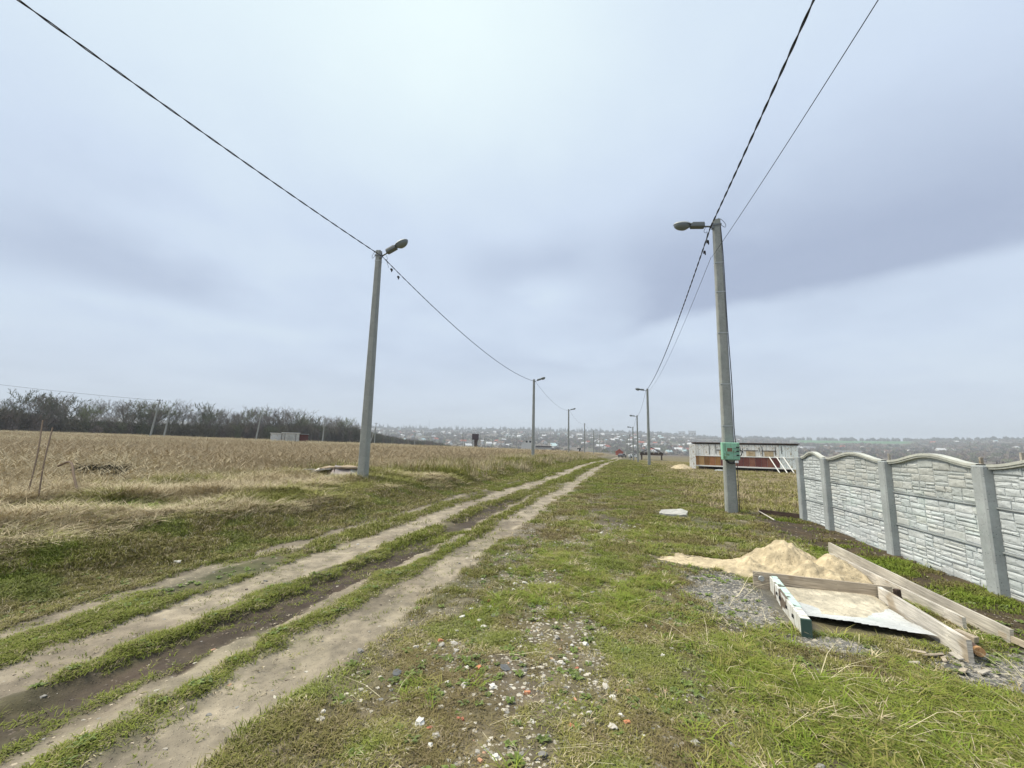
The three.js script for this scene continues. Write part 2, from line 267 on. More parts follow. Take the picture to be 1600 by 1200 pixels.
  for (const k of [0, 1]) {
    const map = new Int32Array(nv).fill(-1), list = []; const out = new Uint32Array(idx[k].length);
    for (let i = 0; i < out.length; i++) { const v = idx[k][i]; if (map[v] < 0) { map[v] = list.length; list.push(v); } out[i] = map[v]; }
    const g = new THREE.BufferGeometry(), take = (src, w) => { const a = new Float32Array(list.length * w); list.forEach((v, i) => { for (let c2 = 0; c2 < w; c2++) a[i * w + c2] = src[v * w + c2]; }); return new THREE.BufferAttribute(a, w); };
    g.setAttribute('position', take(pos, 3)); g.setAttribute('normal', take(nor, 3)); g.setAttribute('color', take(col, 3)); g.setAttribute('uv', take(uv, 2)); g.setIndex(new THREE.BufferAttribute(out, 1));
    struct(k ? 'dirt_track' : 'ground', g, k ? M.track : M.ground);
  }
}
console.log('ground done');

// ------------------------------------------------------------------ street-lamp poles
function shaftGeo(top, w0, w1, bend) {
  const rows = 14, ring = [[-1, -0.72], [-0.74, -1], [0.74, -1], [1, -0.72], [1, 0.72], [0.74, 1], [-0.74, 1], [-1, 0.72]], P = [], U = [], I = [];
  for (let j = 0; j <= rows; j++) for (let i = 0; i <= 8; i++) { const t = j / rows, w = lerp(w0, w1, t) / 2, q = ring[i % 8]; P.push(q[0] * w, -0.5 + t * (top + 0.5), q[1] * w * 0.9 + bend * t * t); U.push(i * 0.125 * 1.3, t * (top + 0.5)); }
  for (let j = 0; j < rows; j++) for (let i = 0; i < 8; i++) { const a = j * 9 + i; I.push(a, a + 9, a + 1, a + 1, a + 9, a + 10); }
  const g = new THREE.BufferGeometry(); g.setAttribute('position', new THREE.Float32BufferAttribute(P, 3)); g.setAttribute('uv', new THREE.Float32BufferAttribute(U, 2)); g.setIndex(I);
  const s = plain(g); s.computeVertexNormals();
  const cap = plain(bx(w1 * 0.93, 0.02, w1 * 0.84, 0, top + 0.008, bend)); cap.computeVertexNormals();
  return mergeGeometries([s, cap]);
}
function bowlGeo() {
  const g = new THREE.SphereGeometry(1, 18, 12), p = g.attributes.position;
  for (let i = 0; i < p.count; i++) { let x = p.getX(i), y = p.getY(i), z = p.getZ(i); const k = 1 - 0.35 * sm(-0.2, -1, x); p.setXYZ(i, x * 0.25, (y < 0 ? y * 0.15 : y * 0.09) * k, z * 0.15 * k); }
  g.computeVertexNormals(); return g;
}
const bowlG = bowlGeo(), hoodG = (() => { const g = new THREE.SphereGeometry(1, 18, 8, 0, Math.PI * 2, 0, Math.PI / 2); g.scale(0.265, 0.10, 0.16); return g; })();
const housingG = mergeGeometries([bx(0.40, 0.13, 0.19, 0, 0, 0, 0.03), bx(0.34, 0.05, 0.15, -0.02, 0.075, 0, 0.02)].map(plain));
function lampPole(o) {
  const y = ground(o.x, o.z) - 0.03, H = o.top - y, t = thing('lamp_pole', o.label, 'lamp pole', [o.x, y, o.z], 0, 'concrete street-lamp poles along the dirt track');
  part('shaft', shaftGeo(H, o.w0 ?? 0.29, o.w1 ?? 0.20, 0), M.concrete, t);
  const s = o.side, ty = H - 0.16;
  const bend = s * 0.14;
  if (o.lamp !== false) {
    const tilt = o.tilt ?? 0.12;
    part('lamp_arm', [cyl(V(s * 0.08, ty, 0), V(s * 0.17, ty + 0.0, 0), 0.026), cyl(V(s * 0.16, ty - 0.004, 0), V(s * (0.16 + 0.2 * Math.cos(tilt)), ty + 0.2 * Math.sin(tilt), 0), 0.026)], M.steel, t);
    const hd = new THREE.Group(); // only used to place geometry
    hd.position.set(s * (0.16 + 0.27 * Math.cos(tilt)), ty + 0.30 * Math.sin(tilt) + 0.02, 0); hd.rotation.z = s * tilt; hd.updateMatrix();
    const flip = g => { const q = g.clone(); if (s < 0) q.rotateY(Math.PI); return q; };
    const pl = (name, g, m) => { const me = part(name, flip(g).applyMatrix4(hd.matrix), m, t); return me; };
    pl('lamp_housing', housingG.clone().translate(0.09, 0, 0), M.lampGrey);
    pl('lamp_hood', hoodG.clone().translate(0.50, 0.03, 0), o.near ? M.lampWhite : M.lampGrey);
    pl('lamp_bowl', bowlG.clone().translate(0.50, 0.02, 0), M.bowl);
  }
  if (o.near) {
    const wAt = h => lerp(o.w0 ?? 0.29, o.w1 ?? 0.20, (h + 0.5) / (H + 0.5));
    for (const h of o.bands) { const w = wAt(h) + 0.008; part('steel_band', bx(w, 0.022, w * 0.9, 0, h, 0), M.galv, t); }
    part('pole_clamp', [bx(wAt(ty) + 0.03, 0.05, wAt(ty) * 0.9 + 0.03, 0, ty, 0), bx(0.06, 0.18, 0.08, s * 0.12, ty - 0.03, 0.06)], M.steel, t);
    const hook = new THREE.CatmullRomCurve3([V(-s * 0.05, H + 0.06, 0.02), V(-s * 0.12, H + 0.02, 0.03), V(-s * 0.24, H - 0.18, 0.04), V(-s * 0.22, H - 0.25, 0.04), V(-s * 0.12, H - 0.17, 0.04)]);
    part('wire_hook', new THREE.TubeGeometry(hook, 16, 0.008, 5), M.steel, t);
    const hang = new THREE.CatmullRomCurve3([V(s * 0.3, ty - 0.02, 0), V(s * 0.34, ty - 0.13, -0.02), V(s * 0.28, ty - 0.16, -0.06), V(s * 0.24, ty - 0.1, -0.1), V(s * 0.2, ty - 0.3, -0.35)]);
    part('lamp_lead', new THREE.TubeGeometry(hang, 24, 0.006, 5), M.cable, t);
  }
  return t;
}
const RX = 2.86, LX = -8.1;
const rightPoles = [
  { z: 17.5, top: 8.3, label: 'concrete lamp pole of the right row, nearest behind the viewpoint' },
  { z: -12.55, top: 8.28, near: true, tilt: 0.1, bands: [6.98, 6.1, 4.9, 3.45, 2.3], label: 'tall grey concrete lamp pole carrying the mint green meter box' },
  { z: -44.3, top: 7.66, tilt: 0.14, label: 'second lamp pole of the right row, beside the dark gabled roof' },
  { z: -70.5, top: 6.93, tilt: 0.14, label: 'third lamp pole of the right row' },
  { z: -93, top: 6.2, tilt: 0.14, label: 'fourth lamp pole of the right row, with a lamp head' },
  { z: -121, top: 5.6, lamp: false, label: 'fifth pole of the right row, bare topped' },
  { z: -150, top: 5.2, lamp: false, label: 'sixth pole of the right row, bare topped' },
  { z: -180, top: 4.9, lamp: false, label: 'seventh and farthest pole of the right row' }];
const leftPoles = [
  { z: 17.0, top: 8.3, label: 'concrete lamp pole of the left row, nearest behind the viewpoint' },
  { z: -12.3, top: 8.28, near: true, tilt: 0.42, w0: 0.31, w1: 0.18, bands: [7.6], label: 'tall pale concrete lamp pole standing in dry grass left of the track' },
  { z: -40.3, top: 8.18, tilt: 0.3, label: 'second lamp pole of the left row, in front of the white gabled house' },
  { z: -70, top: 7.9, tilt: 0.25, label: 'third lamp pole of the left row, with a lamp head' },
  { z: -103.5, top: 7.5, lamp: false, label: 'fourth pole of the left row, beside the leaning black post' },
  { z: -140, top: 7.2, lamp: false, label: 'fifth pole of the left row' },
  { z: -185, top: 7.0, lamp: false, label: 'sixth pole of the left row' },
  { z: -231, top: 6.6, lamp: false, label: 'seventh and farthest pole of the left row' }];
rightPoles.forEach(o => lampPole({ x: RX, side: -1, ...o }));
leftPoles.forEach(o => lampPole({ x: LX, side: 1, ...o }));

// ------------------------------------------------------------------ cables
function cable(a, b, sag, r, twist, label, seg = 60) {
  const N = twist ? 420 : seg, geos = [];
  for (const ph of twist ? [0, Math.PI] : [0]) {
    const pts = []; const side = V(b.z - a.z, 0, a.x - b.x).normalize();
    for (let i = 0; i <= N; i++) { const t = i / N, p = a.clone().lerp(b, t); p.y -= 4 * sag * t * (1 - t); if (twist) { const q = t * a.distanceTo(b) / 0.42 * Math.PI + ph; p.addScaledVector(side, Math.cos(q) * r * 0.95); p.y += Math.sin(q) * r * 0.95; } pts.push(p); }
    const P = [], I = [], n = twist ? 4 : 5;
    for (let i = 0; i <= N; i++) for (let k = 0; k < n; k++) { const t = k / n * Math.PI * 2; P.push(pts[i].x + side.x * Math.cos(t) * r, pts[i].y + Math.sin(t) * r, pts[i].z + side.z * Math.cos(t) * r); }
    for (let i = 0; i < N; i++) for (let k = 0; k < n; k++) { const p = i * n + k, q = i * n + (k + 1) % n; I.push(p, q, p + n, q, q + n, p + n); }
    const g = new THREE.BufferGeometry(); g.setAttribute('position', new THREE.Float32BufferAttribute(P, 3)); g.setIndex(I); g.computeVertexNormals(); geos.push(g);
  }
  return tag(part('overhead_cable', geos, M.cable), label, 'cable', 'overhead cables along the track');
}
{
  const L = leftPoles, R = rightPoles, LXc = LX + 0.14, RXc = RX - 0.17;
  const dn = 0.2, LB = ['black twisted cable rising from the left near pole out of the picture', 'black twisted cable from the left near pole down to the second left pole', 'cable between the second and third left poles', 'cable between the third and fourth left poles', 'cable between the fourth and fifth left poles', 'cable between the fifth and sixth left poles', 'cable between the two farthest left poles'];
  for (let i = 0; i < L.length - 1; i++) cable(V(LXc, L[i].top - dn, L[i].z), V(LXc, L[i + 1].top - dn, L[i + 1].z), i === 0 ? 0.62 : 0.75, i < 2 ? 0.011 : 0.011, i < 2, LB[i]);
  const RB = ['thick black twisted cable rising from the pole with the meter box', 'black twisted cable from the meter box pole to the second right pole', 'cable between the second and third right poles', 'cable between the third and fourth right poles', 'cable between the fourth and fifth right poles', 'cable between the fifth and sixth right poles', 'cable between the two farthest right poles'];
  for (let i = 0; i < R.length - 1; i++) cable(V(RXc + 0.02, R[i].top - dn + 0.05, R[i].z), V(RXc, R[i + 1].top - dn, R[i + 1].z), i === 0 ? 0.45 : 0.7, i < 2 ? 0.012 : 0.011, i < 2, RB[i]);
  cable(V(RX + 0.2, 6.6, 17.5), V(RX - 0.15, 7.2, -12.62), 0.72, 0.006, false, 'thin grey wire rising right of the thick twisted cable');
  cable(V(RX - 0.17, 7.2, -12.62), V(RX + 0.12, 7.45, -44.3), 0.55, 0.006, false, 'thin wire from the meter box pole towards the second right pole');
  for (const [x, y, z, lb] of [[RXc, 7.86, -12.98, 'upper black connector block on the cable below the right lamp'], [RXc, 7.77, -13.5, 'lower black connector block on the cable below the right lamp'], [LXc, 7.88, -12.95, 'upper black connector block on the cable below the left lamp'], [LXc, 7.80, -13.45, 'lower black connector block on the cable below the left lamp']])
    tag(part('cable_connector', [bx(0.06, 0.07, 0.10, x, y, z, 0.012), bx(0.03, 0.10, 0.03, x + 0.02, y - 0.05, z + 0.02)], M.black), lb, 'connector', 'cable connectors');
}
// feeder cable and meter box on the near right pole
{
  const y0 = ground(RX, -12.55), c = new THREE.CatmullRomCurve3([V(RX + 0.09, 8.05, -12.46), V(RX + 0.115, 7.2, -12.46), V(RX + 0.125, 5.2, -12.46), V(RX + 0.155, 3.4, -12.46), V(RX + 0.145, 2.2, -12.44), V(RX + 0.15, 1.75, -12.40)]);
  tag(part('feeder_cable', [new THREE.TubeGeometry(c, 60, 0.012, 6), cyl(V(RX + 0.165, y0 - 0.05, -12.43), V(RX + 0.16, 1.40, -12.40), 0.010)], M.cable), 'black feeder cable running down the side of the meter box pole', 'cable');
  const t = thing('meter_box', 'mint green electricity meter box strapped to the near right pole', 'meter box', [2.84, 1.595, -12.28]);
  part('cabinet', bx(0.42, 0.45, 0.18, 0, 0, 0, 0.012), M.mintFlat, t);
  part('door', bx(0.385, 0.41, 0.012, 0, 0, 0.098, 0.004), M.mint, t);
  const w = part('meter_window', bx(0.125, 0.10, 0.006, -0.035, 0.035, 0.108), M.brownGlass, t);
  part('rim', [bx(0.145, 0.012, 0.01, -0.035, 0.091, 0.108), bx(0.145, 0.012, 0.01, -0.035, -0.021, 0.108), bx(0.012, 0.10, 0.01, -0.1035, 0.035, 0.108), bx(0.012, 0.10, 0.01, 0.0335, 0.035, 0.108)], M.mintFlat, w);
  for (const yy of [0.10, 0.0, -0.10]) { const h = part('hinge', bx(0.07, 0.028, 0.02, 0.155, yy, 0.112, 0.004), M.black, t); part('hinge_leaf', bx(0.08, 0.008, 0.012, 0.09, yy - 0.012, 0.11), M.galv, h); }
  const loop = new THREE.CatmullRomCurve3([V(-0.12, -0.22, 0.0), V(-0.04, -0.30, 0.06), V(0.06, -0.30, 0.07), V(0.12, -0.22, 0.02)]);
  part('cable_loop', new THREE.TubeGeometry(loop, 20, 0.028, 7), M.black, t);
  part('side_cable', new THREE.TubeGeometry(new THREE.CatmullRomCurve3([V(0.2, 0.06, 0.03), V(0.27, 0.0, 0.04), V(0.25, -0.1, 0.03), V(0.2, -0.14, 0.03)]), 16, 0.012, 6), M.black, t);
  part('paper_tag', bx(0.09, 0.06, 0.003, 0.12, -0.27, 0.09), M.white, t);
}

// ------------------------------------------------------------------ concrete fence with stone-pattern panels
function stoneGeo(c, depth, seed) { // c: four corners (z, y) counter-clockwise from lower left; relief towards -x
  const R = rng(seed), P = [], U = [], I = [], mz = (c[0][0] + c[1][0] + c[2][0] + c[3][0]) / 4, my = (c[0][1] + c[1][1] + c[2][1] + c[3][1]) / 4;
  const ins = (p, k) => { const dz = p[0] - mz, dy = p[1] - my; return [mz + dz - Math.sign(dz) * Math.min(k, Math.abs(dz) * 0.6), my + dy - Math.sign(dy) * Math.min(k, Math.abs(dy) * 0.6)]; };
  const a = [];
  for (let k = 0; k < 4; k++) { const p = c[k], q = c[(k + 1) % 4]; a.push(p); a.push([(p[0] + q[0]) / 2 + (R() - 0.5) * 0.008, (p[1] + q[1]) / 2 + (R() - 0.5) * 0.006]); }
  const rings = [[0.001, -0.002], [0.004, depth * 0.6], [0.016, depth]];
  for (const [k, dp] of rings) for (const p of a) { const q = ins(p, k + R() * 0.003); P.push(-dp - (dp > 0 ? R() * 0.006 : 0), q[1], q[0]); U.push(q[0], q[1]); }
  P.push(-depth - 0.004 - R() * 0.005, my, mz); U.push(mz, my);
  for (let j = 0; j < 2; j++) for (let i = 0; i < 8; i++) { const p = j * 8 + i, q = j * 8 + (i + 1) % 8; I.push(p, p + 8, q, q, p + 8, q + 8); }
  for (let i = 0; i < 8; i++) I.push(16 + i, 24, 16 + (i + 1) % 8);
  const g = new THREE.BufferGeometry(); g.setAttribute('position', new THREE.Float32BufferAttribute(P, 3)); g.setAttribute('uv', new THREE.Float32BufferAttribute(U, 2)); g.setIndex(I);
  const f = plain(g); f.computeVertexNormals(); return f;
}
const FX = 4.34, WAVE = t => 1.462 + 0.122 * (0.5 - 0.5 * Math.cos(2 * Math.PI * clamp(t)));
{
  const posts = [-11.89, -10.57, -8.43, -6.47, -4.42, -2.37, -0.3], R = rng(77);
  const fence = thing('concrete_fence', 'pale grey concrete fence with stone pattern panels and wavy top on the right', 'fence', [FX, 0, 0]);
  for (const z of posts) {
    const sh = new THREE.Shape(); const w = 0.078, d = 0.075; // I-shaped cast post
    [[-d, -w + 0.012], [-d + 0.012, -w], [d - 0.012, -w], [d, -w + 0.012], [d, w - 0.012], [d - 0.012, w], [-d + 0.012, w], [-d, w - 0.012]].forEach((p, i) => i ? sh.lineTo(...p) : sh.moveTo(...p)); sh.closePath();
    const g = new THREE.ExtrudeGeometry(sh, { depth: 1.93, bevelEnabled: true, bevelThickness: 0.012, bevelSize: 0.01, bevelSegments: 1 }).rotateX(-Math.PI / 2).translate(0, -0.45, 0);
    part('post', boxUV(g).translate(-0.025, 0, z), M.fencePost, fence);
  }
  const split = (r, out, R2, big) => { // irregular coursed rubble by repeated cuts
    const [z0, y0, z1, y1] = r, w = z1 - z0, h = y1 - y0;
    const maxW = 0.24 + R2() * 0.30, maxH = 0.072 + R2() * 0.075;
    if (h > maxH && (h * 2.6 > w || w < 0.5)) { const m = y0 + h * (0.32 + R2() * 0.36); if (m - y0 > 0.042 && y1 - m > 0.042) { split([z0, y0, z1, m], out, R2); split([z0, m, z1, y1], out, R2); return; } }
    if (w > maxW) { const m = z0 + w * (0.3 + R2() * 0.4); split([z0, y0, m, y1], out, R2); split([m, y0, z1, y1], out, R2); return; }
    out.push(r);
  };
  const rest = []; let singles = 0;
  for (const b of [2, 1, 3, 0, 4, 5]) {
    const z0 = posts[b] + 0.075, z1 = posts[b + 1] - 0.075, L = z1 - z0;
    for (let k = 0; k < 3; k++) {
      const y0 = -0.02 + k * 0.505, y1 = y0 + 0.5, top = k === 2;
      const sh = new THREE.Shape(); sh.moveTo(z0, y0); sh.lineTo(z1, y0);
      if (top) for (let i = 24; i >= 0; i--) sh.lineTo(lerp(z0, z1, i / 24), WAVE(i / 24)); else { sh.lineTo(z1, y1); sh.lineTo(z0, y1); }
      const g = new THREE.ExtrudeGeometry(sh, { depth: 0.035, bevelEnabled: false }).rotateY(-Math.PI / 2);
      const panel = part('panel', boxUV(g).translate(0.04, 0, 0), M.slab, fence);
      part('panel_rim', [bx(0.05, 0.014, L, 0.005, y0 + 0.009, (z0 + z1) / 2)], M.fencePost, panel);
      if (top) {
        const N = 30, strip = (w, y0_, y1_, x) => { const q = []; for (let i = 0; i < N; i++) { const za = lerp(z0, z1, i / N), zb = lerp(z0, z1, (i + 1) / N), ya = WAVE(i / N), yb = WAVE((i + 1) / N); q.push([za, ya, zb, yb]); } const P = [], I = []; q.forEach(([za, ya, zb, yb]) => { const s = P.length / 3; for (const [zz, yy] of [[za, ya], [zb, yb]]) P.push(x - w / 2, yy + y0_, zz, x + w / 2, yy + y0_, zz, x + w / 2, yy + y1_, zz, x - w / 2, yy + y1_, zz); for (let f = 0; f < 4; f++) { const n = (f + 1) % 4; I.push(s + f, s + f + 4, s + n, s + n, s + f + 4, s + n + 4); } }); const gg = new THREE.BufferGeometry(); gg.setAttribute('position', new THREE.Float32BufferAttribute(P, 3)); gg.setIndex(I); const f = boxUV(gg); f.computeVertexNormals(); return f; };
        part('coping', [strip(0.105, 0.012, 0.045, 0.0), strip(0.085, -0.012, 0.013, 0.0)], M.coping, panel);
      }
      const R2 = rng(900 + b * 17 + k), cells = []; split([z0 + 0.012, y0 + 0.018, z1 - 0.012, top ? 1.62 : y1 - 0.012], cells, R2);
      for (const [a, c, d, e] of cells) {
        const gap = 0.002; let tl = e, tr = e;
        if (top) { tl = Math.min(e, WAVE((a - z0) / L) - 0.018); tr = Math.min(e, WAVE((d - z0) / L) - 0.018); if (Math.min(tl, tr) < c + 0.02) continue; }
        const sg = stoneGeo([[a + gap, c + gap], [d - gap, c + gap], [d - gap, tr - gap], [a + gap, tl - gap]], 0.003 + R2() * 0.009, Math.floor(R2() * 1e9)).translate(0.005, 0, 0);
        if (singles < 300 && (b < 3 || (b === 3 && a < -5.55))) { part('stone', sg, (top ? M.topStones : M.stones)[Math.floor(R2() * 4)], panel); singles++; } else rest.push(sg);
      }
    }
  }
  if (rest.length) tag(part('stone_relief', rest, M.stones[0], fence), null, null, null, 'stuff');
  console.log('fence stones', singles, rest.length);
  // fence section and stakes standing beyond, seen over the top
  const bf = thing('concrete_fence', 'short concrete fence section seen just over the near fence top', 'fence', [8.6, ground(8.6, -14.5), -14.6], -0.9);
  for (const z of [-1.1, 1.1]) part('post', bx(0.13, 1.62, 0.14, 0, 0.6, z, 0.01), M.fencePost, bf);
  for (let k = 0; k < 3; k++) part('panel', bx(0.04, k === 2 ? 0.45 : 0.5, 2.06, 0, 0.24 + k * 0.503 - (k === 2 ? 0.025 : 0), 0), M.slab, bf);
  part('coping', bx(0.10, 0.05, 2.06, 0, 1.505, 0, 0.01), M.coping, bf);
  for (const [az, r, h, w, lb] of [[27.4, 15, 1.62, 0.05, 'thin wooden stake behind the second fence bay'], [33.6, 13, 1.60, 0.05, 'dark stake behind the fence, left of the nearest full post'], [36, 16, 1.72, 0.06, 'pale stake behind the fence at the right edge']]) { const [x, z] = polar(az, r); tag(part('fence_stake', bx(w, h + 0.3, w, x, ground(x, z) + h / 2 - 0.15, z, 0.006), M.wood), lb, 'stake', 'stakes behind the fence'); }
}
// low dark plank edging and pale stick at the fence end
{
  const y = ground(3.9, -12.2);
  tag(part('edging_plank', board(V(3.52, y + 0.05, -12.52), V(4.29, y + 0.05, -11.96), 0.14, 0.03, 3), M.woodDark), 'dark low plank running from the grass to the fence end post', 'plank');
  tag(part('pale_stick', cyl(V(3.49, ground(3.49, -12.48) + 0.09, -12.48), V(3.47, ground(3.47, -11.28) + 0.03, -11.28), 0.014, 0.018, 6), M.woodPale), 'pale thin stick lying in grass near the fence end', 'stick');
}

// ------------------------------------------------------------------ sand pile, formwork and boards
function heightSheet(x0, x1, z0, z1, nx, nz, fn) { // keeps only the faces that stand above the ground
  const P = [], U = [], I = [], ok = [];
  for (let j = 0; j <= nz; j++) for (let i = 0; i <= nx; i++) { const x = lerp(x0, x1, i / nx), z = lerp(z0, z1, j / nz), h = fn(x, z), g = ground(x, z); P.push(x, g + Math.max(h, -0.02), z); U.push(x, z); ok.push(h > -0.02); }
  for (let j = 0; j < nz; j++) for (let i = 0; i < nx; i++) { const a = j * (nx + 1) + i, b = a + 1, c = a + nx + 1, d = c + 1; if (ok[a] || ok[b] || ok[c] || ok[d]) I.push(a, c, b, b, c, d); }
  const g = new THREE.BufferGeometry(); g.setAttribute('position', new THREE.Float32BufferAttribute(P, 3)); g.setAttribute('uv', new THREE.Float32BufferAttribute(U, 2)); g.setIndex(I); g.computeVertexNormals(); return g;
}
const cone = (x, z, cx, cz, r, h, sx = 1, sz = 1) => { const d = Math.hypot((x - cx) / sx, (z - cz) / sz) / r; return h * Math.max(0, 1 - d) * (1 + 0.25 * (1 - d)) ; };
function sandHeight(x, z) {
  const wx = x + 0.10 * (fbm(x * 3, z * 3, 3) - 0.5), wz = z + 0.10 * (fbm(x * 3 + 9, z * 3, 3) - 0.5);
  let h = Math.max(Math.min(0.34, cone(wx, wz, 2.24, -7.05, 0.62, 0.33, 1, 0.9)), cone(wx, wz, 2.36, -6.5, 0.42, 0.20), cone(wx, wz, 2.78, -6.78, 0.50, 0.20, 1.1, 1), cone(wx, wz, 2.55, -6.3, 0.5, 0.13, 1.3, 0.9), cone(wx, wz, 1.75, -6.75, 0.5, 0.10));
  const sp = Math.exp(-((((x - 1.25) / 0.72) ** 2 + ((z + 6.92 - 0.1 * (x - 1.1)) / 0.36) ** 2) ** 1.3));
  h = Math.max(h, 0) + 0.035 * sp + 0.16 * (fbm(x * 4.6, z * 4.6 + 5, 4) - 0.5) * sm(0.02, 0.2, h) + 0.075 * (fbm(x * 11, z * 11, 4) - 0.5) * sm(0, 0.1, h) + 0.045 * (fbm(x * 7 + 3, z * 7, 4) - 0.5) - 0.018;
  if (z > -6.0) h -= (z + 6.0) * 1.5;
  const lim = lerp(3.03, 3.10, (z + 7.64) / 2.5); if (x > lim - 0.05) h -= (x - lim + 0.05) * 4;
  return h;
}
tag(part('sand_pile', heightSheet(0.0, 3.2, -7.95, -5.86, 170, 120, sandHeight), M.sand), 'heap of yellow building sand spilling left beside the wooden frame', 'sand pile');
{
  const gy = 0.0, Y = (x, z) => ground(x, z);
  const bd = (name, a, b, h, t, m, seed, label, lift = 0) => { const A = V(a[0], Y(...a) + h / 2 - 0.012 + lift, a[1]), B = V(b[0], Y(...b) + h / 2 - 0.012 + (a[2] ?? lift), b[1]); return tag(part(name, board(A, B, h, t, seed), m), label, 'board', 'boards of the sandbox frame'); };
  const back = thing('frame_board', 'weathered back board of the wooden frame, in front of the sand pile', 'board', [0, 0, 0], 0, 'boards of the sandbox frame');
  part('plank', board(V(1.54, Y(1.54, -5.89) + 0.085, -5.89), V(2.86, Y(2.86, -5.73) + 0.085, -5.73), 0.19, 0.032, 5), M.woodTan, back);
  part('bolt_head', cyl(V(1.62, Y(1.62, -5.86) + 0.11, -5.862), V(1.62, Y(1.62, -5.86) + 0.11, -5.85), 0.035, 0.03, 10), M.galv, back);
  bd('frame_board', [2.735, -5.70], [2.635, -4.33], 0.185, 0.034, M.woodPale, 7, 'pale long board forming the right side of the frame');
  // far long boards: lower one on the ground, upper one resting on it and sliding down to the grass
  tag(part('long_board', board(V(3.06, Y(3.06, -7.62) + 0.06, -7.62), V(3.09, Y(3.09, -5.1) + 0.045, -5.1), 0.13, 0.03, 11), M.woodPale), 'lower grey board on the ground behind the sand pile', 'board', 'long boards beside the fence strip');
  tag(part('long_board', board(V(3.065, Y(3.06, -7.62) + 0.195, -7.63), V(3.26, Y(3.26, -4.85) + 0.055, -4.85), 0.135, 0.03, 13), M.wood), 'long warped grey board sloping along the fence strip', 'board', 'long boards beside the fence strip');
  tag(part('thin_plank', board(V(3.25, Y(3.25, -4.95) + 0.045, -4.95), V(3.42, Y(3.42, -3.9) + 0.02, -3.9), 0.05, 0.025, 17), M.woodTan), 'thin tan plank at the right picture edge beyond the long board', 'plank');
  const mb = thing('painted_beam', 'white flaking beam with mint green top forming the left frame side', 'beam', [0, 0, 0]);
  const A = V(1.735, Y(1.73, -5.82) + 0.07, -5.83), B = V(1.575, Y(1.58, -4.5) + 0.07, -4.50);
  part('beam_face', board(A, B, 0.165, 0.075, 19, 0.004), M.whitePaint, mb);
  const dv = B.clone().sub(A).normalize();
  part('painted_top', board(A.clone().add(V(0.012, 0.087, 0)), B.clone().add(V(0.012, 0.087, 0)).addScaledVector(dv, -0.3), 0.008, 0.06, 21, 0.001), M.mintPale, mb);
  part('end_cap', board(B.clone().addScaledVector(dv, 0.002), B.clone().addScaledVector(dv, 0.03), 0.17, 0.08, 23, 0), M.teal, mb);
  for (const [t, w] of [[0.3, 0.05], [0.42, 0.08], [0.62, 0.05], [0.8, 0.04]]) { const p = A.clone().lerp(B, t); part('dark_slot', bx(0.006, 0.03, w, p.x - 0.042, p.y + 0.01, p.z), M.black, mb); }
  const lg = thing('round_log', 'dark reddish log with orange sawn end beside the right board', 'log', [0, 0, 0]);
  const l0 = V(2.86, Y(2.86, -5.5) + 0.045, -5.5), l1 = V(2.745, Y(2.75, -4.42) + 0.075, -4.42);
  part('trunk', cyl(l0, l1, 0.036, 0.038, 12), M.woodDark, lg);
  part('sawn_end', cyl(l1, l1.clone().add(l1.clone().sub(l0).normalize().multiplyScalar(0.025)), 0.038, 0.036, 12), M.woodFresh, lg);
  tag(part('wood_offcut', rot(bx(0.05, 0.16, 0.05, 0, 0, 0, 0.004), 0, 0.3, 0.05).translate(2.92, Y(2.92, -5.75) + 0.07, -5.75), M.woodDark), 'small dark upright wood block behind the frame corner', 'wood block');
  tag(part('wood_offcut', rot(bx(0.06, 0.05, 0.14, 0, 0, 0, 0.005), 0.1, 0.5, 0).translate(2.90, Y(2.9, -4.75) + 0.06, -4.78), M.woodTan), 'tan wood offcut lying behind the right frame board', 'wood block');
  // plastic sheet in the frame with sand on it
  const inside = (x, z) => { const l = lerp(1.775, 1.66, (z + 5.8) / 1.3), r = lerp(2.70, 2.62, (z + 5.72) / 1.4), f = curve([[1.6, -4.93], [1.75, -4.86], [2.05, -4.78], [2.6, -4.66]], x) + 0.05 * (noise(x * 5, 3) - 0.5); return Math.min(x - l, r - x, f - z, z + 5.80); };
  const N = 70, P = [], U = [], I = [], S = [];
  const mk = (fn, hgt) => { const P = [], U = [], I = [], k = []; for (let j = 0; j <= N; j++) for (let i = 0; i <= N; i++) { const x = lerp(1.6, 2.75, i / N), z = lerp(-5.85, -4.5, j / N), d = fn(x, z); P.push(x, ground(x, z) * 0.25 + hgt(x, z), z); U.push(x, z); k.push(d > 0); } for (let j = 0; j < N; j++) for (let i = 0; i < N; i++) { const a = j * (N + 1) + i; if (k[a] && k[a + 1] && k[a + N + 1] && k[a + N + 2]) I.push(a, a + N + 1, a + 1, a + 1, a + N + 1, a + N + 2); } const g = new THREE.BufferGeometry(); g.setAttribute('position', new THREE.Float32BufferAttribute(P, 3)); g.setAttribute('uv', new THREE.Float32BufferAttribute(U, 2)); g.setIndex(I); g.computeVertexNormals(); return g; };
  const flat = (x, z) => 0.032 + 0.03 * sm(-5.1, -4.75, z) + 0.022 * (fbm(x * 4, z * 4, 3) - 0.5) * sm(-5.4, -4.9, z);
  tag(part('plastic_sheet', mk(inside, flat), M.sheet), 'white plastic sheet spread inside the wooden frame', 'plastic sheet');
  const sandIn = (x, z) => inside(x, z) - 0.02 - 0.26 * sm(-5.55, -4.95, z) + 0.30 * (fbm(x * 3 + 3, z * 3, 4) - 0.45) * sm(-5.6, -5.0, z);
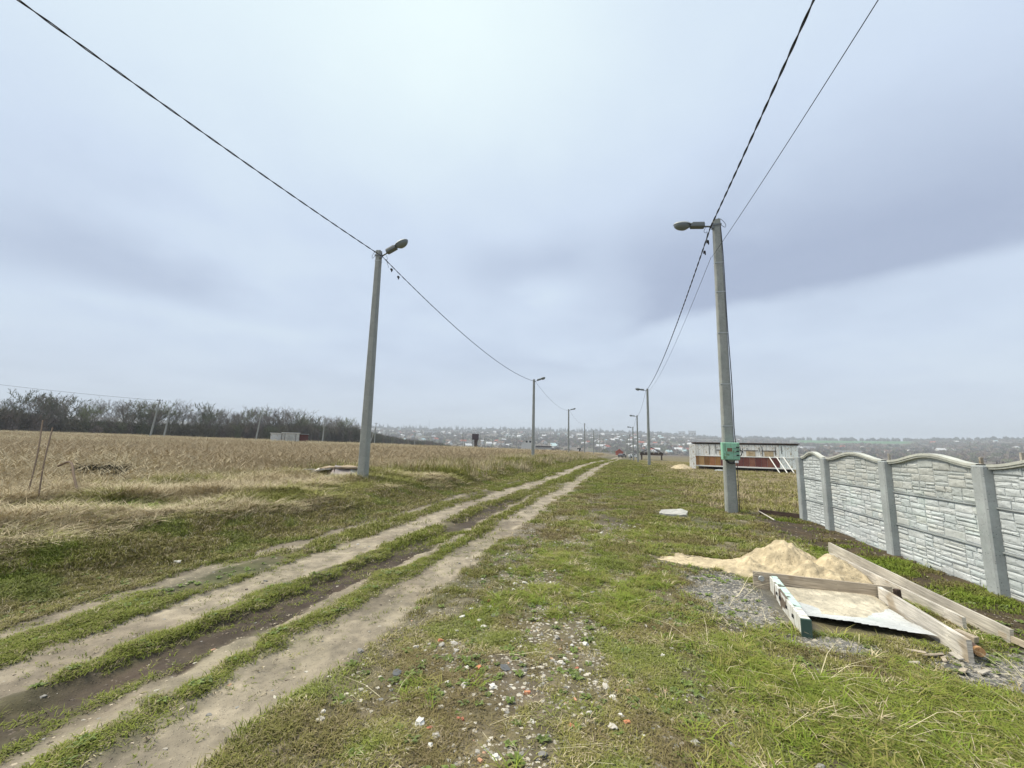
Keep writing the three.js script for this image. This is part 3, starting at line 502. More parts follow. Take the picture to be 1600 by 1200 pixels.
  tag(part('sand_layer', mk((x, z) => sandIn(x, z) + 0.03, (x, z) => flat(x, z) - 0.004 + Math.min(0.012, 0.16 * sandIn(x, z)) + 0.03 * sm(-5.3, -5.75, z) + 0.012 * (fbm(x * 9, z * 9, 3) - 0.4)), M.sandPale), 'thin layer of sand on the white sheet inside the frame', 'sand');
  const R = rng(5); for (let k = 0; k < 7; k++) { const x = 2.15 + R() * 0.65, z = -4.25 + (R() - 0.5) * 0.35; tag(part('wood_chip', rot(bx(0.06 + R() * 0.09, 0.012, 0.02 + R() * 0.03, 0, 0, 0, 0.003), R() * 0.4, R() * 6, R() * 0.3).translate(x, ground(x, z) + 0.02, z), k % 3 ? M.woodTan : M.wood), 'tan wood chip lying in the grass below the right frame board', 'wood chip', 'wood chips by the frame'); }
}
// white slab in the grass by the near right pole
{
  const g = new THREE.BoxGeometry(0.62, 0.045, 0.42, 14, 1, 10), p = g.attributes.position;
  for (let i = 0; i < p.count; i++) { const x = p.getX(i), z = p.getZ(i), e = 1 - 0.35 * sm(0.15, 0.31, Math.abs(x)) * noise(x * 9, 2); p.setXYZ(i, x + 0.10 * (noise(z * 7, 3) - 0.5), p.getY(i) + 0.06 * (fbm(x * 6, z * 6, 3) - 0.5) - 0.06 * x * x, z * e * (0.7 + 0.6 * noise(x * 6, 8))); }
  const q = boxUV(g); q.computeVertexNormals();
  tag(part('white_slab', q.rotateX(0.16).rotateY(-0.1).translate(1.27, ground(1.27, -11.45) + 0.055, -11.45), M.slabRough), 'rough white slab lying in the grass left of the meter box pole', 'slab');
}

// ------------------------------------------------------------------ site trailer beyond the fence end
{
  const gx = 6.15, gz = -39.1, ang = Math.atan2(-37.35 + 39.1, 13.45 - 6.15), L = 7.5, y = ground(9.8, -38.2);
  const t = thing('site_trailer', 'old white and rust-red site trailer standing in the field behind the fence end', 'trailer', [gx, y, gz], -ang);
  // local: x along the long side, +z towards the track
  const D = 2.3, wallTop = 2.12, wallMid = 1.16, wallLow = 0.34, mk = (c, map) => std({ color: lin(...c), map, roughness: 0.8 });
  const whites = [[0.92, 0.92, 0.89], [0.89, 0.90, 0.88], [0.93, 0.93, 0.90], [0.84, 0.90, 0.90]].map(c => mk(c, softPaint)), reds = [[0.21, 0.075, 0.06], [0.28, 0.12, 0.08], [0.18, 0.06, 0.055]].map(c => mk(c, concMap)), ochre = [[0.42, 0.22, 0.08], [0.58, 0.36, 0.16], [0.28, 0.14, 0.05], [0.40, 0.18, 0.08]].map(c => mk(c, concMap));
  const R = rng(31), n = 18, w = L / n;
  part('wall_core', bx(L - 0.06, wallTop - wallLow - 0.02, D - 0.1, L / 2, (wallTop + wallLow) / 2, -D / 2), M.slab, t);
  for (let i = 0; i < n; i++) {
    const x = (i + 0.5) * w, pale = i >= n - 3;
    part('wall_board', bx(w - 0.018, wallTop - wallMid, 0.03, x, (wallTop + wallMid) / 2, -0.03 + R() * 0.008), pale ? whites[3] : whites[i % 3], t);
    part('lower_board', bx(w - 0.016, wallMid - wallLow - 0.02, 0.03, x, (wallMid + wallLow) / 2, -0.03 + R() * 0.008), pale ? whites[3] : i < 5 ? ochre[i % 4] : reds[i % 3], t);
  }
  for (let i = 0; i < 6; i++) part('end_board', bx(0.03, wallTop - wallLow, D / 6 - 0.015, L - 0.015, (wallTop + wallLow) / 2, -D * (i + 0.5) / 6), whites[3], t);
  for (const [x, ww] of [[2.35, 1.1], [4.3, 1.0], [5.55, 1.0]]) { const f = part('window_shutter', bx(ww * 0.62, 0.40, 0.035, x, 1.42, 0.0), mk([0.72, 0.60, 0.42], woodMap), t); part('shutter_bar', bx(ww, 0.05, 0.03, x, 1.66, 0.02), M.woodDark, f); }
  for (const x of [1.25, 1.75, 3.55, 3.72, 4.05, 4.9, 5.1, 6.0, 6.42]) part('dark_batten', bx(0.035, 0.3 + R() * 0.55, 0.03, x, wallTop - 0.3 - R() * 0.2, 0.0), M.black, t);
  part('belt_trim', bx(L - 0.4, 0.07, 0.05, L / 2 - 0.1, wallMid, 0.0), M.white, t); part('sill_trim', bx(L - 0.2, 0.10, 0.07, L / 2, wallLow - 0.02, 0.0), M.white, t);
  const rf = part('roof', bx(L + 0.1, 0.10, D + 0.06, L / 2, wallTop + 0.06, -D / 2), M.black, t); part('roof_edge', [bx(L + 0.24, 0.07, 0.06, L / 2, wallTop + 0.12, 0.03)], M.woodDark, rf);
  part('chassis', bx(L - 0.7, 0.22, D * 0.7, L / 2, 0.16, -D / 2), M.black, t);
  for (const x of [1.0, 2.6, 4.4, 6.4]) part('support_block', bx(0.35, 0.35, 0.35, x, 0.06, -0.5), M.woodDark, t);
  part('end_sheet', bx(0.5, 2.1, 0.05, -0.05, 1.05, 0.2, 0.01), whites[1], t);
  const dir = V(Math.cos(-ang), 0, -Math.sin(-ang)), nrm = V(Math.sin(-ang), 0, Math.cos(-ang)), at = (x, yy, z) => V(gx, y, gz).addScaledVector(dir, x).addScaledVector(nrm, z).add(V(0, yy, 0));
  for (const [x, lb] of [[5.55, 'left of three white planks leaning on the trailer'], [6.05, 'middle one of three white planks leaning on the trailer'], [6.5, 'right one of three white planks leaning on the trailer']]) tag(part('leaning_plank', board(at(x, 1.2, 0.1), at(x + 0.62, -0.05, 0.75), 0.075, 0.04, 2, 0), M.white), lb, 'plank', 'planks leaning on the trailer');
  for (const [x, z, sx, lb] of [[5.1, -38.6, 0.75, 'low pale sand heap at the left end of the trailer']]) tag(part('sand_heap', heightSheet(x - 1.2, x + 1.2, z - 1, z + 1, 40, 34, (a, b) => 0.42 * Math.max(0, 1 - ((a - x) / 1.0) ** 2 - ((b - z) / 0.8) ** 2) + 0.08 * (fbm(a * 3, b * 3, 3) - 0.5) - 0.03), M.sand), lb, 'sand heap');
  for (const [x, z, lb] of [[8.3, -36.6, 'pale flat stone in grass before the trailer, left of the white planks'], [7.7, -37, 'second pale stone in the grass before the trailer']]) { const s = new THREE.IcosahedronGeometry(0.3, 1); s.scale(1.3, 0.3, 0.7); tag(part('flat_stone', s.translate(x, ground(x, z) + 0.04, z), M.slab), lb, 'stone'); }
}
console.log('near objects done');

// ------------------------------------------------------------------ field edge: shed, poles, junk heap, brushwood
function sitOn(az, r) { const [x, z] = polar(az, r); return [x, macro(x, z), z]; }
{
  const p = sitOn(-42.1, 95), t = thing('tin_shed', 'low grey and white shed with rust-red side in the left field', 'shed', p, -42.1 * -RAD);
  const rust = std({ color: lin(0.13, 0.05, 0.045), map: concMap }), grey = std({ color: lin(0.62, 0.63, 0.60), map: softPaint }), wht = std({ color: lin(0.74, 0.76, 0.76), map: softPaint });
  part('left_bay', bx(1.9, 2.0, 2.6, -2.2, 0.9, 0), wht, t); part('right_bay', bx(3.0, 2.15, 2.8, 0.3, 0.95, 0.25), grey, t); part('rust_side', bx(1.6, 1.95, 2.4, 2.62, 0.88, 0.1), rust, t);
  const r1 = part('roof', bx(2.2, 0.09, 2.9, -2.2, 1.96, 0.1), M.white, t); part('roof_sheet', bx(3.3, 0.09, 3.1, 0.3, 2.09, 0.25), M.white, r1); part('roof_sheet', bx(1.8, 0.07, 2.7, 2.62, 1.92, 0.15), M.lampWhite, r1);
  part('door', bx(0.9, 1.6, 0.05, 0.2, 0.75, 1.68), std({ color: lin(0.52, 0.53, 0.5), map: softPaint }), t);
  for (const x of [-1.25, -0.7, 1.2]) part('corner_post', bx(0.07, 2.05, 0.07, x, 0.9, 1.68), M.woodDark, t);
}
function fieldPole(az, r, top, lean, strut, label, arm = true, par = 0) {
  const p = sitOn(az, r), t = thing('utility_pole', label, 'utility pole', [p[0], p[1] - 0.2, p[2]], -az * RAD, 'utility poles scattered over the field'), H = top - p[1] + 0.2;
  part('shaft', cyl(V(-lean * H, 0, 0), V(0, H, 0), 0.17, 0.11, 7), M.concrete, t);
  if (strut) part('strut', cyl(V(strut, 0, 0.2), V(strut * (par || 0), H * (par ? 0.78 : 0.86), 0.05), 0.15, 0.10, 7), M.concrete, t);
  if (arm) { const c = part('cross_arm', bx(0.9, 0.08, 0.08, 0, H - 0.25, 0), M.steel, t); for (const x of [-0.4, 0, 0.4]) part('insulator', cyl(V(x, H - 0.22, 0), V(x, H + 0.02, 0), 0.05, 0.04, 6), M.lampGrey, c); }
}
fieldPole(-54.5, 105, 9.0, 0.09, 1.3, 'paired concrete poles before the bare wood on the far left', true, 1.35);
fieldPole(-45.2, 112, 7.3, 0.09, 0, 'leaning concrete pole left of the tin shed', false);
fieldPole(-38.3, 108, 7.1, 0.03, 0, 'concrete pole right of the tin shed', false);
fieldPole(-32.2, 150, 8.4, 0.02, -1.9, 'A-shaped concrete pole just right of the near left lamp pole');
fieldPole(-27.2, 190, 6.6, 0.0, 0, 'short thin pole in the middle of the far field edge', false);
fieldPole(-20.9, 190, 7.0, -0.02, 1.6, 'A-shaped pole left of the dark tank tower');
fieldPole(-18.5, 185, 6.6, 0.02, -1.5, 'A-shaped pole right beside the dark tank tower', false);
fieldPole(-17.9, 185, 6.3, 0.0, -1.3, 'slim braced pole right of the dark tank tower', false);
fieldPole(-16.9, 200, 6.2, 0, 0, 'thin pole, first right of the tank tower', false);
fieldPole(-15.7, 205, 6.0, 0, 0, 'thin pole, second right of the tank tower', false);
fieldPole(-14.1, 210, 6.4, 0, 0, 'thin pole, third right of the tank tower', false);
fieldPole(-13.6, 210, 6.8, 0, 0, 'thin pole left of the white gabled house', false);
{ const a = sitOn(-54.5, 105), b = sitOn(-78, 118); cable(V(a[0], 8.8, a[2]), V(b[0], 12.8, b[2]), 0.8, 0.02, false, 'faint far wire above the wood on the left edge'); }

{ // dark tank tower, houses at the far end of the field
  const p = sitOn(-19.2, 190), t = thing('tank_tower', 'dark brown square tank raised on a narrow stand at the field edge', 'tank', p, 19 * RAD), dk = std({ color: lin(0.045, 0.022, 0.03), roughness: 0.8 });
  part('tank', bx(3.0, 2.6, 2.6, 0, 5.6, 0, 0.08), dk, t); part('stand', [bx(1.5, 4.4, 1.5, 0.3, 2.1, 0)], M.woodDark, t);
  for (const x of [-1.1, 1.25]) part('leg', cyl(V(x * 1.2, -0.2, 0.9), V(x * 0.9, 4.4, 0.6), 0.13, 0.1, 6), M.concrete, t);
}
function gableHouse(name, label, p, turn, w, d, h, rh, mw, mr, o = {}) {
  const t = thing(name, label, o.cat || 'house', p, turn, o.group);
  const wallShape = new THREE.Shape(); wallShape.moveTo(-w / 2, -4); wallShape.lineTo(w / 2, -4); wallShape.lineTo(w / 2, h); wallShape.lineTo(0, h + rh); wallShape.lineTo(-w / 2, h); wallShape.closePath();
  part('wall', boxUV(new THREE.ExtrudeGeometry(wallShape, { depth: d, bevelEnabled: false }).translate(0, 0, -d / 2), 0.2), mw, t);
  const sl = Math.hypot(w / 2, rh) + 0.5, an = Math.atan2(rh, w / 2);
  const side = s => rot(new THREE.BoxGeometry(sl, 0.18, d + 0.9), 0, 0, -s * an).translate(s * (w / 4 + 0.12), h + rh / 2 + 0.06, 0);
  part('roof', [side(1), side(-1)].map(g => boxUV(g)), mr, t);
  if (o.win) for (const [x, y, ww, hh] of o.win) part('window', bx(ww, hh, 0.08, x, y, d / 2 + 0.03), M.black, t);
  if (o.chimney) part('chimney', bx(0.6, 1.6, 0.6, w * 0.2, h + rh + 0.2, 0), M.woodTan, t);
  return t;
}
const wallWhite = std({ color: lin(0.62, 0.61, 0.57) }), roofDark = std({ color: lin(0.05, 0.045, 0.05) }), roofGrey = std({ color: lin(0.46, 0.47, 0.48) }), roofRed = std({ color: lin(0.30, 0.09, 0.06) }), roofBrown = std({ color: lin(0.16, 0.11, 0.09) }), wallBrick = std({ color: lin(0.34, 0.22, 0.17) }), wallGrey = std({ color: lin(0.50, 0.50, 0.49) }), roofPale = std({ color: lin(0.54, 0.55, 0.56) }), roofBlue = std({ color: lin(0.38, 0.50, 0.52) });
{
  const p = sitOn(-12.0, 290); gableHouse('white_house', 'white gabled house with two dark attic windows behind the second left pole', [p[0], p[1] + 0.9, p[2]], 12 * RAD, 9.5, 9, 3.4, 3.6, wallWhite, roofGrey, { win: [[-1.2, 4.6, 1.3, 1.2], [1.2, 4.6, 1.3, 1.2]], chimney: true });
  const q = sitOn(-10.0, 300), t = thing('black_roof_shed', 'low shed with a black roof right of the white gabled house', 'shed', [q[0], q[1], q[2]], 10 * RAD); part('wall', bx(11, 5.5, 5, 0, -0.4, 0), wallGrey, t); part('roof', bx(12, 0.8, 6, 0, 2.7, 0), roofDark, t);
  const h = sitOn(4.0, 128); const g = thing('open_gable_shelter', 'dark timber gable roof on posts behind the second right pole', 'shelter', [h[0], h[1] - 0.6, h[2]], -4 * RAD);
  const an = Math.atan2(1.5, 3.0); part('roof', [1, -1].map(s => boxUV(rot(new THREE.BoxGeometry(3.6, 0.16, 5), 0, 0, -s * an).translate(s * 1.5, 3.3, 0))), roofDark, g);
  part('tie_beam', bx(6.2, 0.75, 4.6, 0, 2.3, 0), M.woodDark, g); for (const x of [-2.4, -0.8, 0.8, 2.4]) part('roof_strut', bx(0.15, 1.1, 0.15, x * 0.8, 2.9, 2.3), M.woodTan, g);
  for (const [x, z] of [[-2.7, 2], [2.7, 2], [-2.7, -2], [2.7, -2]]) part('post', bx(0.3, 2.8, 0.3, x, 0.8, z), M.woodDark, g); part('pale_wall', bx(1.4, 2.2, 0.2, -3.3, 1.3, 0), wallWhite, g);
  const rb = sitOn(0.0, 250); gableHouse('red_roof_house', 'small house with orange-red roof at the far end of the track', [rb[0], rb[1] + 0.7, rb[2]], 0.02, 4.0, 3.6, 1.0, 1.5, std({ color: lin(0.42, 0.10, 0.06) }), std({ color: lin(0.40, 0.09, 0.06) }));
  const bp = sitOn(-5.2, 150), bt = thing('leaning_post', 'black leaning post with a bent top in the field left of the track', 'post', [bp[0], bp[1], bp[2]], 5 * RAD); part('upright', cyl(V(-0.3, -0.2, 0), V(0.35, 1.9, 0), 0.3, 0.24, 6), M.black, bt); part('top_arm', bx(1.3, 0.35, 0.4, -0.05, 1.9, 0), M.black, bt);
}
function car(az, r, turn, color, label) {
  const p = sitOn(az, r), t = thing('parked_car', label, 'car', [p[0], p[1] + 0.02, p[2]], turn), m = new THREE.MeshPhysicalMaterial({ color: lin(...color), roughness: 0.4, clearcoat: 0.6 });
  const s = new THREE.Shape(); [[-2.1, 0.35], [2.1, 0.35], [2.15, 0.75], [1.9, 0.92], [1.0, 0.98], [0.45, 1.42], [-1.1, 1.45], [-1.8, 1.0], [-2.12, 0.9]].forEach((q, i) => i ? s.lineTo(...q) : s.moveTo(...q)); s.closePath();
  part('body', boxUV(new THREE.ExtrudeGeometry(s, { depth: 1.55, bevelEnabled: true, bevelSize: 0.05, bevelThickness: 0.06, bevelSegments: 2 }).translate(0, 0, -0.775)), m, t);
  part('windscreen', bx(0.62, 0.03, 1.3, 0, 0, 0).rotateZ(-0.68).translate(0.76, 1.23, 0), M.black, t); for (const z of [-0.85, 0.85]) part('side_window', bx(1.3, 0.30, 0.03, -0.4, 1.2, z), M.black, t);
  for (const x of [-1.3, 1.3]) for (const z of [-0.75, 0.75]) part('wheel', cyl(V(x, 0.32, z - 0.1), V(x, 0.32, z + 0.1), 0.32, 0.32, 12), M.black, t);
}
car(0.35, 165, 1.2, [0.05, 0.05, 0.06], 'dark car parked where the dirt track ends'); car(1.85, 160, 0.3, [0.7, 0.7, 0.7], 'white car parked beyond the right row of poles');

{ // junk heap by the near left pole: torn sacks and broken sheets
  const cx = -10.0, cz = -13.7, cy = ground(cx, cz), R = rng(12);
  const slab = (x, y, z, w, d, rx, ry, rz, m, lb, nm) => { const g = new THREE.BoxGeometry(w, 0.05, d, 8, 1, 6), p = g.attributes.position; for (let i = 0; i < p.count; i++) p.setY(i, p.getY(i) + 0.14 * (fbm(p.getX(i) * 3 + x * 7, p.getZ(i) * 3, 2) - 0.5)); const q = boxUV(rot(g, rx, ry, rz).translate(cx + x, cy + y, cz + z)); q.computeVertexNormals(); tag(part(nm, q, m), lb, 'debris', 'junk heap beside the left lamp pole'); };
  const pink = std({ color: lin(0.44, 0.38, 0.36), map: concMap }), tan = std({ color: lin(0.46, 0.38, 0.28), map: woodMap });
  slab(0.35, 0.14, 0.1, 1.0, 0.7, 0.55, 0.3, 0, pink, 'pinkish white torn sack at the front of the junk heap', 'torn_sack'); slab(0.1, 0.30, -0.15, 1.7, 0.5, 0.1, 0.15, 0.02, tan, 'tan broken sheet on top of the junk heap', 'broken_sheet'); slab(-0.75, 0.20, 0.0, 1.0, 0.5, 0.15, -0.2, 0.15, M.woodPale, 'pale broken sheet at the left of the junk heap', 'broken_sheet'); slab(0.72, 0.15, -0.1, 0.55, 0.5, 0.4, 0.7, -0.2, M.slabRough, 'small white sheet of the junk heap touching the pole', 'broken_sheet'); slab(-0.25, 0.12, 0.2, 0.4, 0.3, 0.8, 0.1, 0.5, M.woodDark, 'dark hollow sack in the middle of the junk heap', 'torn_sack');
  slab(-1.35, 0.16, 0.2, 0.7, 0.12, 0, 0.3, 0.12, M.woodPale, 'pale stick lying left of the junk heap', 'pale_stick');
  slab(0.05, 0.05, 0.75, 0.2, 0.12, 0.2, 0.3, 0.12, M.white, 'small white scrap below the junk heap', 'white_scrap');
}
function twigBundle(n, spread, len, w, R, up = 0.4) { const P = []; for (let k = 0; k < n; k++) { const a = R() * 6.283, r = Math.sqrt(R()) * spread, x = Math.cos(a) * r, z = Math.sin(a) * r * 0.7, y = R() * up, b = R() * 6.283, e = (R() - 0.2) * 0.6, l = len * (0.4 + R()), dx = Math.cos(b) * l, dz = Math.sin(b) * l, dy = e * l; P.push(x, y, z, x + dx, y + dy, z + dz, x + w, y + w, z + w, x + dx, y + dy, z + dz, x + dx * 0.5, y + dy * 0.5 + w * 3, z + dz * 0.5, x, y, z); } const g = new THREE.BufferGeometry(); g.setAttribute('position', new THREE.Float32BufferAttribute(P, 3)); g.computeVertexNormals(); return g; }
{
  const R = rng(61), dk = std({ color: lin(0.055, 0.05, 0.03) }), br = std({ color: lin(0.14, 0.10, 0.07) });
  tag(part('brushwood_heap', twigBundle(1500, 0.55, 0.22, 0.012, R, 0.45).translate(-13.5, ground(-13.5, -8.4) - 0.06, -8.4), dk), 'dark low brushwood heap in the left dry field', 'brushwood');
  const arch = new THREE.CatmullRomCurve3([V(-11.9, ground(-11.9, -6.6) + 0.55, -6.6), V(-11.2, ground(-11.2, -6.4) + 0.62, -6.4), V(-10.5, ground(-10.5, -6.1) + 0.4, -6.1), V(-9.9, ground(-9.9, -5.9) + 0.05, -5.9)]);
  tag(part('arched_branch', new THREE.TubeGeometry(arch, 20, 0.022, 5), br), 'dark arched branch poking out of the straw on the left', 'branch');
  for (const [pts, lb] of [[[[-9.9, -5.3, 0], [-10.3, -5.5, 0.7], [-10.8, -5.8, 1.35]], 'tall bent dead stalk at the left edge, right one'], [[[-10.4, -5.4, 0], [-10.9, -5.7, 0.8], [-11.5, -6.0, 1.5]], 'tall bent dead stalk at the left edge, left one']]) { const c = new THREE.CatmullRomCurve3(pts.map(([x, z, h]) => V(x, ground(x, z) + h, z))); tag(part('dead_stalk', new THREE.TubeGeometry(c, 14, 0.012, 5), br), lb, 'stalk', 'dead stalks at the left edge'); }
}

// ------------------------------------------------------------------ the bare wood on the left and hedges
function tapered(P, pts, r0, r1, n) { const base = P.pos.length / 3; pts.forEach((p, i) => { const r = lerp(r0, r1, i / (pts.length - 1)); for (let k = 0; k < n; k++) { const a = k / n * 6.283; P.pos.push(p.x + Math.cos(a) * r, p.y, p.z + Math.sin(a) * r); } }); for (let i = 0; i < pts.length - 1; i++) for (let k = 0; k < n; k++) { const a = base + i * n + k, b = base + i * n + (k + 1) % n; P.idx.push(a, a + n, b, b, a + n, b + n); } }
function bareTree(seed, H, W, leafy) {
  const R = rng(seed), T = { pos: [], idx: [] }, C = [];
  const ends = [];
  const grow = (p, d, len, r, lv) => {
    const pts = [p.clone()], n = 4; let q = p.clone(), dir = d.clone();
    for (let i = 0; i < n; i++) { dir.add(V((R() - 0.5) * 0.35, (R() - 0.3) * 0.25, (R() - 0.5) * 0.35)).normalize(); q = q.clone().addScaledVector(dir, len / n); pts.push(q); }
    tapered(T, pts, r, r * 0.45, lv === 0 ? 6 : 4);
    if (lv < 3) { const m = lv === 0 ? 7 : lv === 1 ? 5 : 4; for (let k = 0; k < m; k++) { const t = lv === 0 ? 0.35 + 0.65 * k / m : 0.3 + 0.7 * R(), pi = Math.min(n - 1, Math.floor(t * n)), a = R() * 6.283, el = 0.35 + R() * 0.7, nd = V(Math.cos(a) * Math.cos(el) * W, Math.sin(el) + 0.15, Math.sin(a) * Math.cos(el) * W).normalize(); grow(pts[pi].clone().lerp(pts[pi + 1], R()), nd, len * (0.5 + R() * 0.22), r * 0.45, lv + 1); } }
    else ends.push([q, dir, pts]);
  };
  grow(V(0, -0.3, 0), V(0, 1, 0), H * 0.58, H * 0.014, 0);
  const W2 = leafy ? 0.09 : 0.035;
  for (const [q, dir, pts] of ends) for (let k = 0; k < (leafy ? 14 : 13); k++) { const p = pts[1 + Math.floor(R() * 4)].clone(), d = dir.clone().add(V(R() - 0.5, R() - 0.25, R() - 0.5).multiplyScalar(1.5)).normalize(), l = H * (0.03 + R() * 0.06), e = p.clone().addScaledVector(d, l), s = V(R() - 0.5, R() - 0.5, R() - 0.5).normalize().multiplyScalar(W2 * (0.6 + R())); C.push(p.x, p.y, p.z, e.x, e.y, e.z, p.x + s.x, p.y + s.y, p.z + s.z); }
  const g = new THREE.BufferGeometry(); g.setAttribute('position', new THREE.Float32BufferAttribute(T.pos, 3)); g.setIndex(T.idx); g.computeVertexNormals();
  const c = new THREE.BufferGeometry(); c.setAttribute('position', new THREE.Float32BufferAttribute(C, 3)); c.computeVertexNormals();
  return [g, c];
}
const treeMats = { bark: std({ color: lin(0.17, 0.15, 0.13) }), barkDark: std({ color: lin(0.11, 0.098, 0.085) }), twig: std({ color: lin(0.20, 0.18, 0.145) }), twigMauve: std({ color: lin(0.19, 0.165, 0.15) }), bud: std({ color: lin(0.20, 0.22, 0.125) }), budDark: std({ color: lin(0.12, 0.135, 0.08) }) };
const beltR = az => curve([[-80, 172], [-66, 178], [-44, 195], [-34.5, 245], [-28, 340], [-20, 430]], az);
{
  const kinds = [1, 2, 3, 4, 5, 6].map(k => bareTree(100 + k, 10, k % 2 ? 1.0 : 1.25, k > 4)), R = rng(444);
  const spots = []; for (let az = -74; az < -34; az += 0.36 + R() * 0.36) spots.push([az + (R() - 0.5) * 0.5, R()]);
  const looks = [['tall bare grey tree in the left wood', 'twig'], ['mauve-grey bare tree in the left wood', 'twigMauve'], ['tree with first green buds in the left wood', 'bud'], ['dark budding tree in the left wood', 'budDark']];
  for (const [az, u] of spots) {
    const prof = curve([[-74, 9.0], [-66, 9.5], [-62, 13.0], [-58, 12.5], [-54, 14], [-50, 15.5], [-46, 16.0], [-42, 16.0], [-38, 16], [-35, 13.5]], az);
    const k = Math.floor(R() * 6), s = prof * (0.80 + 0.3 * R()) / 10, lo = k > 3 ? (R() < 0.5 ? 2 : 3) : (R() < 0.5 ? 0 : 1), [x, z] = polar(az, beltR(az) + R() * 16), y = macro(x, z) - 0.2;
    const wh = az < -56.5 ? 'left of the paired poles' : az < -46.5 ? 'between paired poles and leaning pole' : az < -40.5 ? 'behind the tin shed' : 'right of the tin shed'; const t = thing('bare_tree', looks[lo][0] + ', ' + wh, 'tree', [x, y, z], R() * 6.28, ['bare', 'mauve', 'budding', 'dark budding'][lo] + ' trees of the wood ' + wh);
    t.scale.set(s * (0.85 + R() * 0.3), s, s * (0.85 + R() * 0.3));
    part('trunk', kinds[k][0], R() < 0.5 ? treeMats.bark : treeMats.barkDark, t); part('crown', kinds[k][1], treeMats[looks[lo][1]], t);
  }
  console.log('trees', spots.length);
  // thicket: countless stems and twigs that read as one dark mass
  const S = [], R2 = rng(91);
  for (let k = 0; k < 620; k++) { const a = R2() * 6.283, rr = Math.sqrt(R2()) * 1.7, h = R2() * R2(), x = Math.cos(a) * rr * (1 - h * 0.3), z = Math.sin(a) * rr * (1 - h * 0.3), y = (1 - Math.sqrt(R2())) * 5.2 + R2() * 0.8, b = R2() * 6.283, l = 0.5 + R2() * 0.9, e = 0.5 + R2() * 1.0, w = 0.05 + R2() * 0.09; S.push(x, y, z, x + Math.cos(b) * Math.cos(e) * l, y + Math.sin(e) * l, z + Math.sin(b) * Math.cos(e) * l, x + w, y + w * 0.5, z - w); }
  const bg = new THREE.BufferGeometry(); bg.setAttribute('position', new THREE.Float32BufferAttribute(S, 3)); bg.computeVertexNormals();
  const n = 2600, im = new THREE.InstancedMesh(bg, std({ color: lin(1, 1, 1) }), n), m = new THREE.Matrix4(), q = new THREE.Quaternion(), c = new THREE.Color();
  for (let i = 0; i < n; i++) {
    const az = -80 + R2() * 62, far = az > -34, [x, z] = polar(az, beltR(az) - 3 + R2() * (far ? 60 : 22)), hs = curve([[-80, 1.1], [-65, 1.05], [-60, 0.8], [-55, 0.85], [-45, 1.15], [-38, 1.4], [-34, 1.4], [-32, 1.2], [-28, 0.9], [-18, 0.55]], az) * (0.75 + R2() * 0.45);
    m.compose(V(x, macro(x, z) - 0.3, z), q.setFromAxisAngle(V(0, 1, 0), R2() * 6.28), V(1.1 * (1 + (far ? 0.8 : 0)), hs, 1.1)); im.setMatrixAt(i, m);
    const u = R2(), v = 0.75 + R2() * 0.5; im.setColorAt(i, c.setRGB(...(u < 0.5 ? [0.10 * v, 0.092 * v, 0.062 * v] : u < 0.75 ? [0.09 * v, 0.10 * v, 0.052 * v] : [0.125 * v, 0.10 * v, 0.088 * v])));
  }
  im.name = 'thicket'; scene.add(shade(tag(im, 'dark dense thicket of shrubs along the foot of the left wood', 'thicket', null, 'stuff')));
}

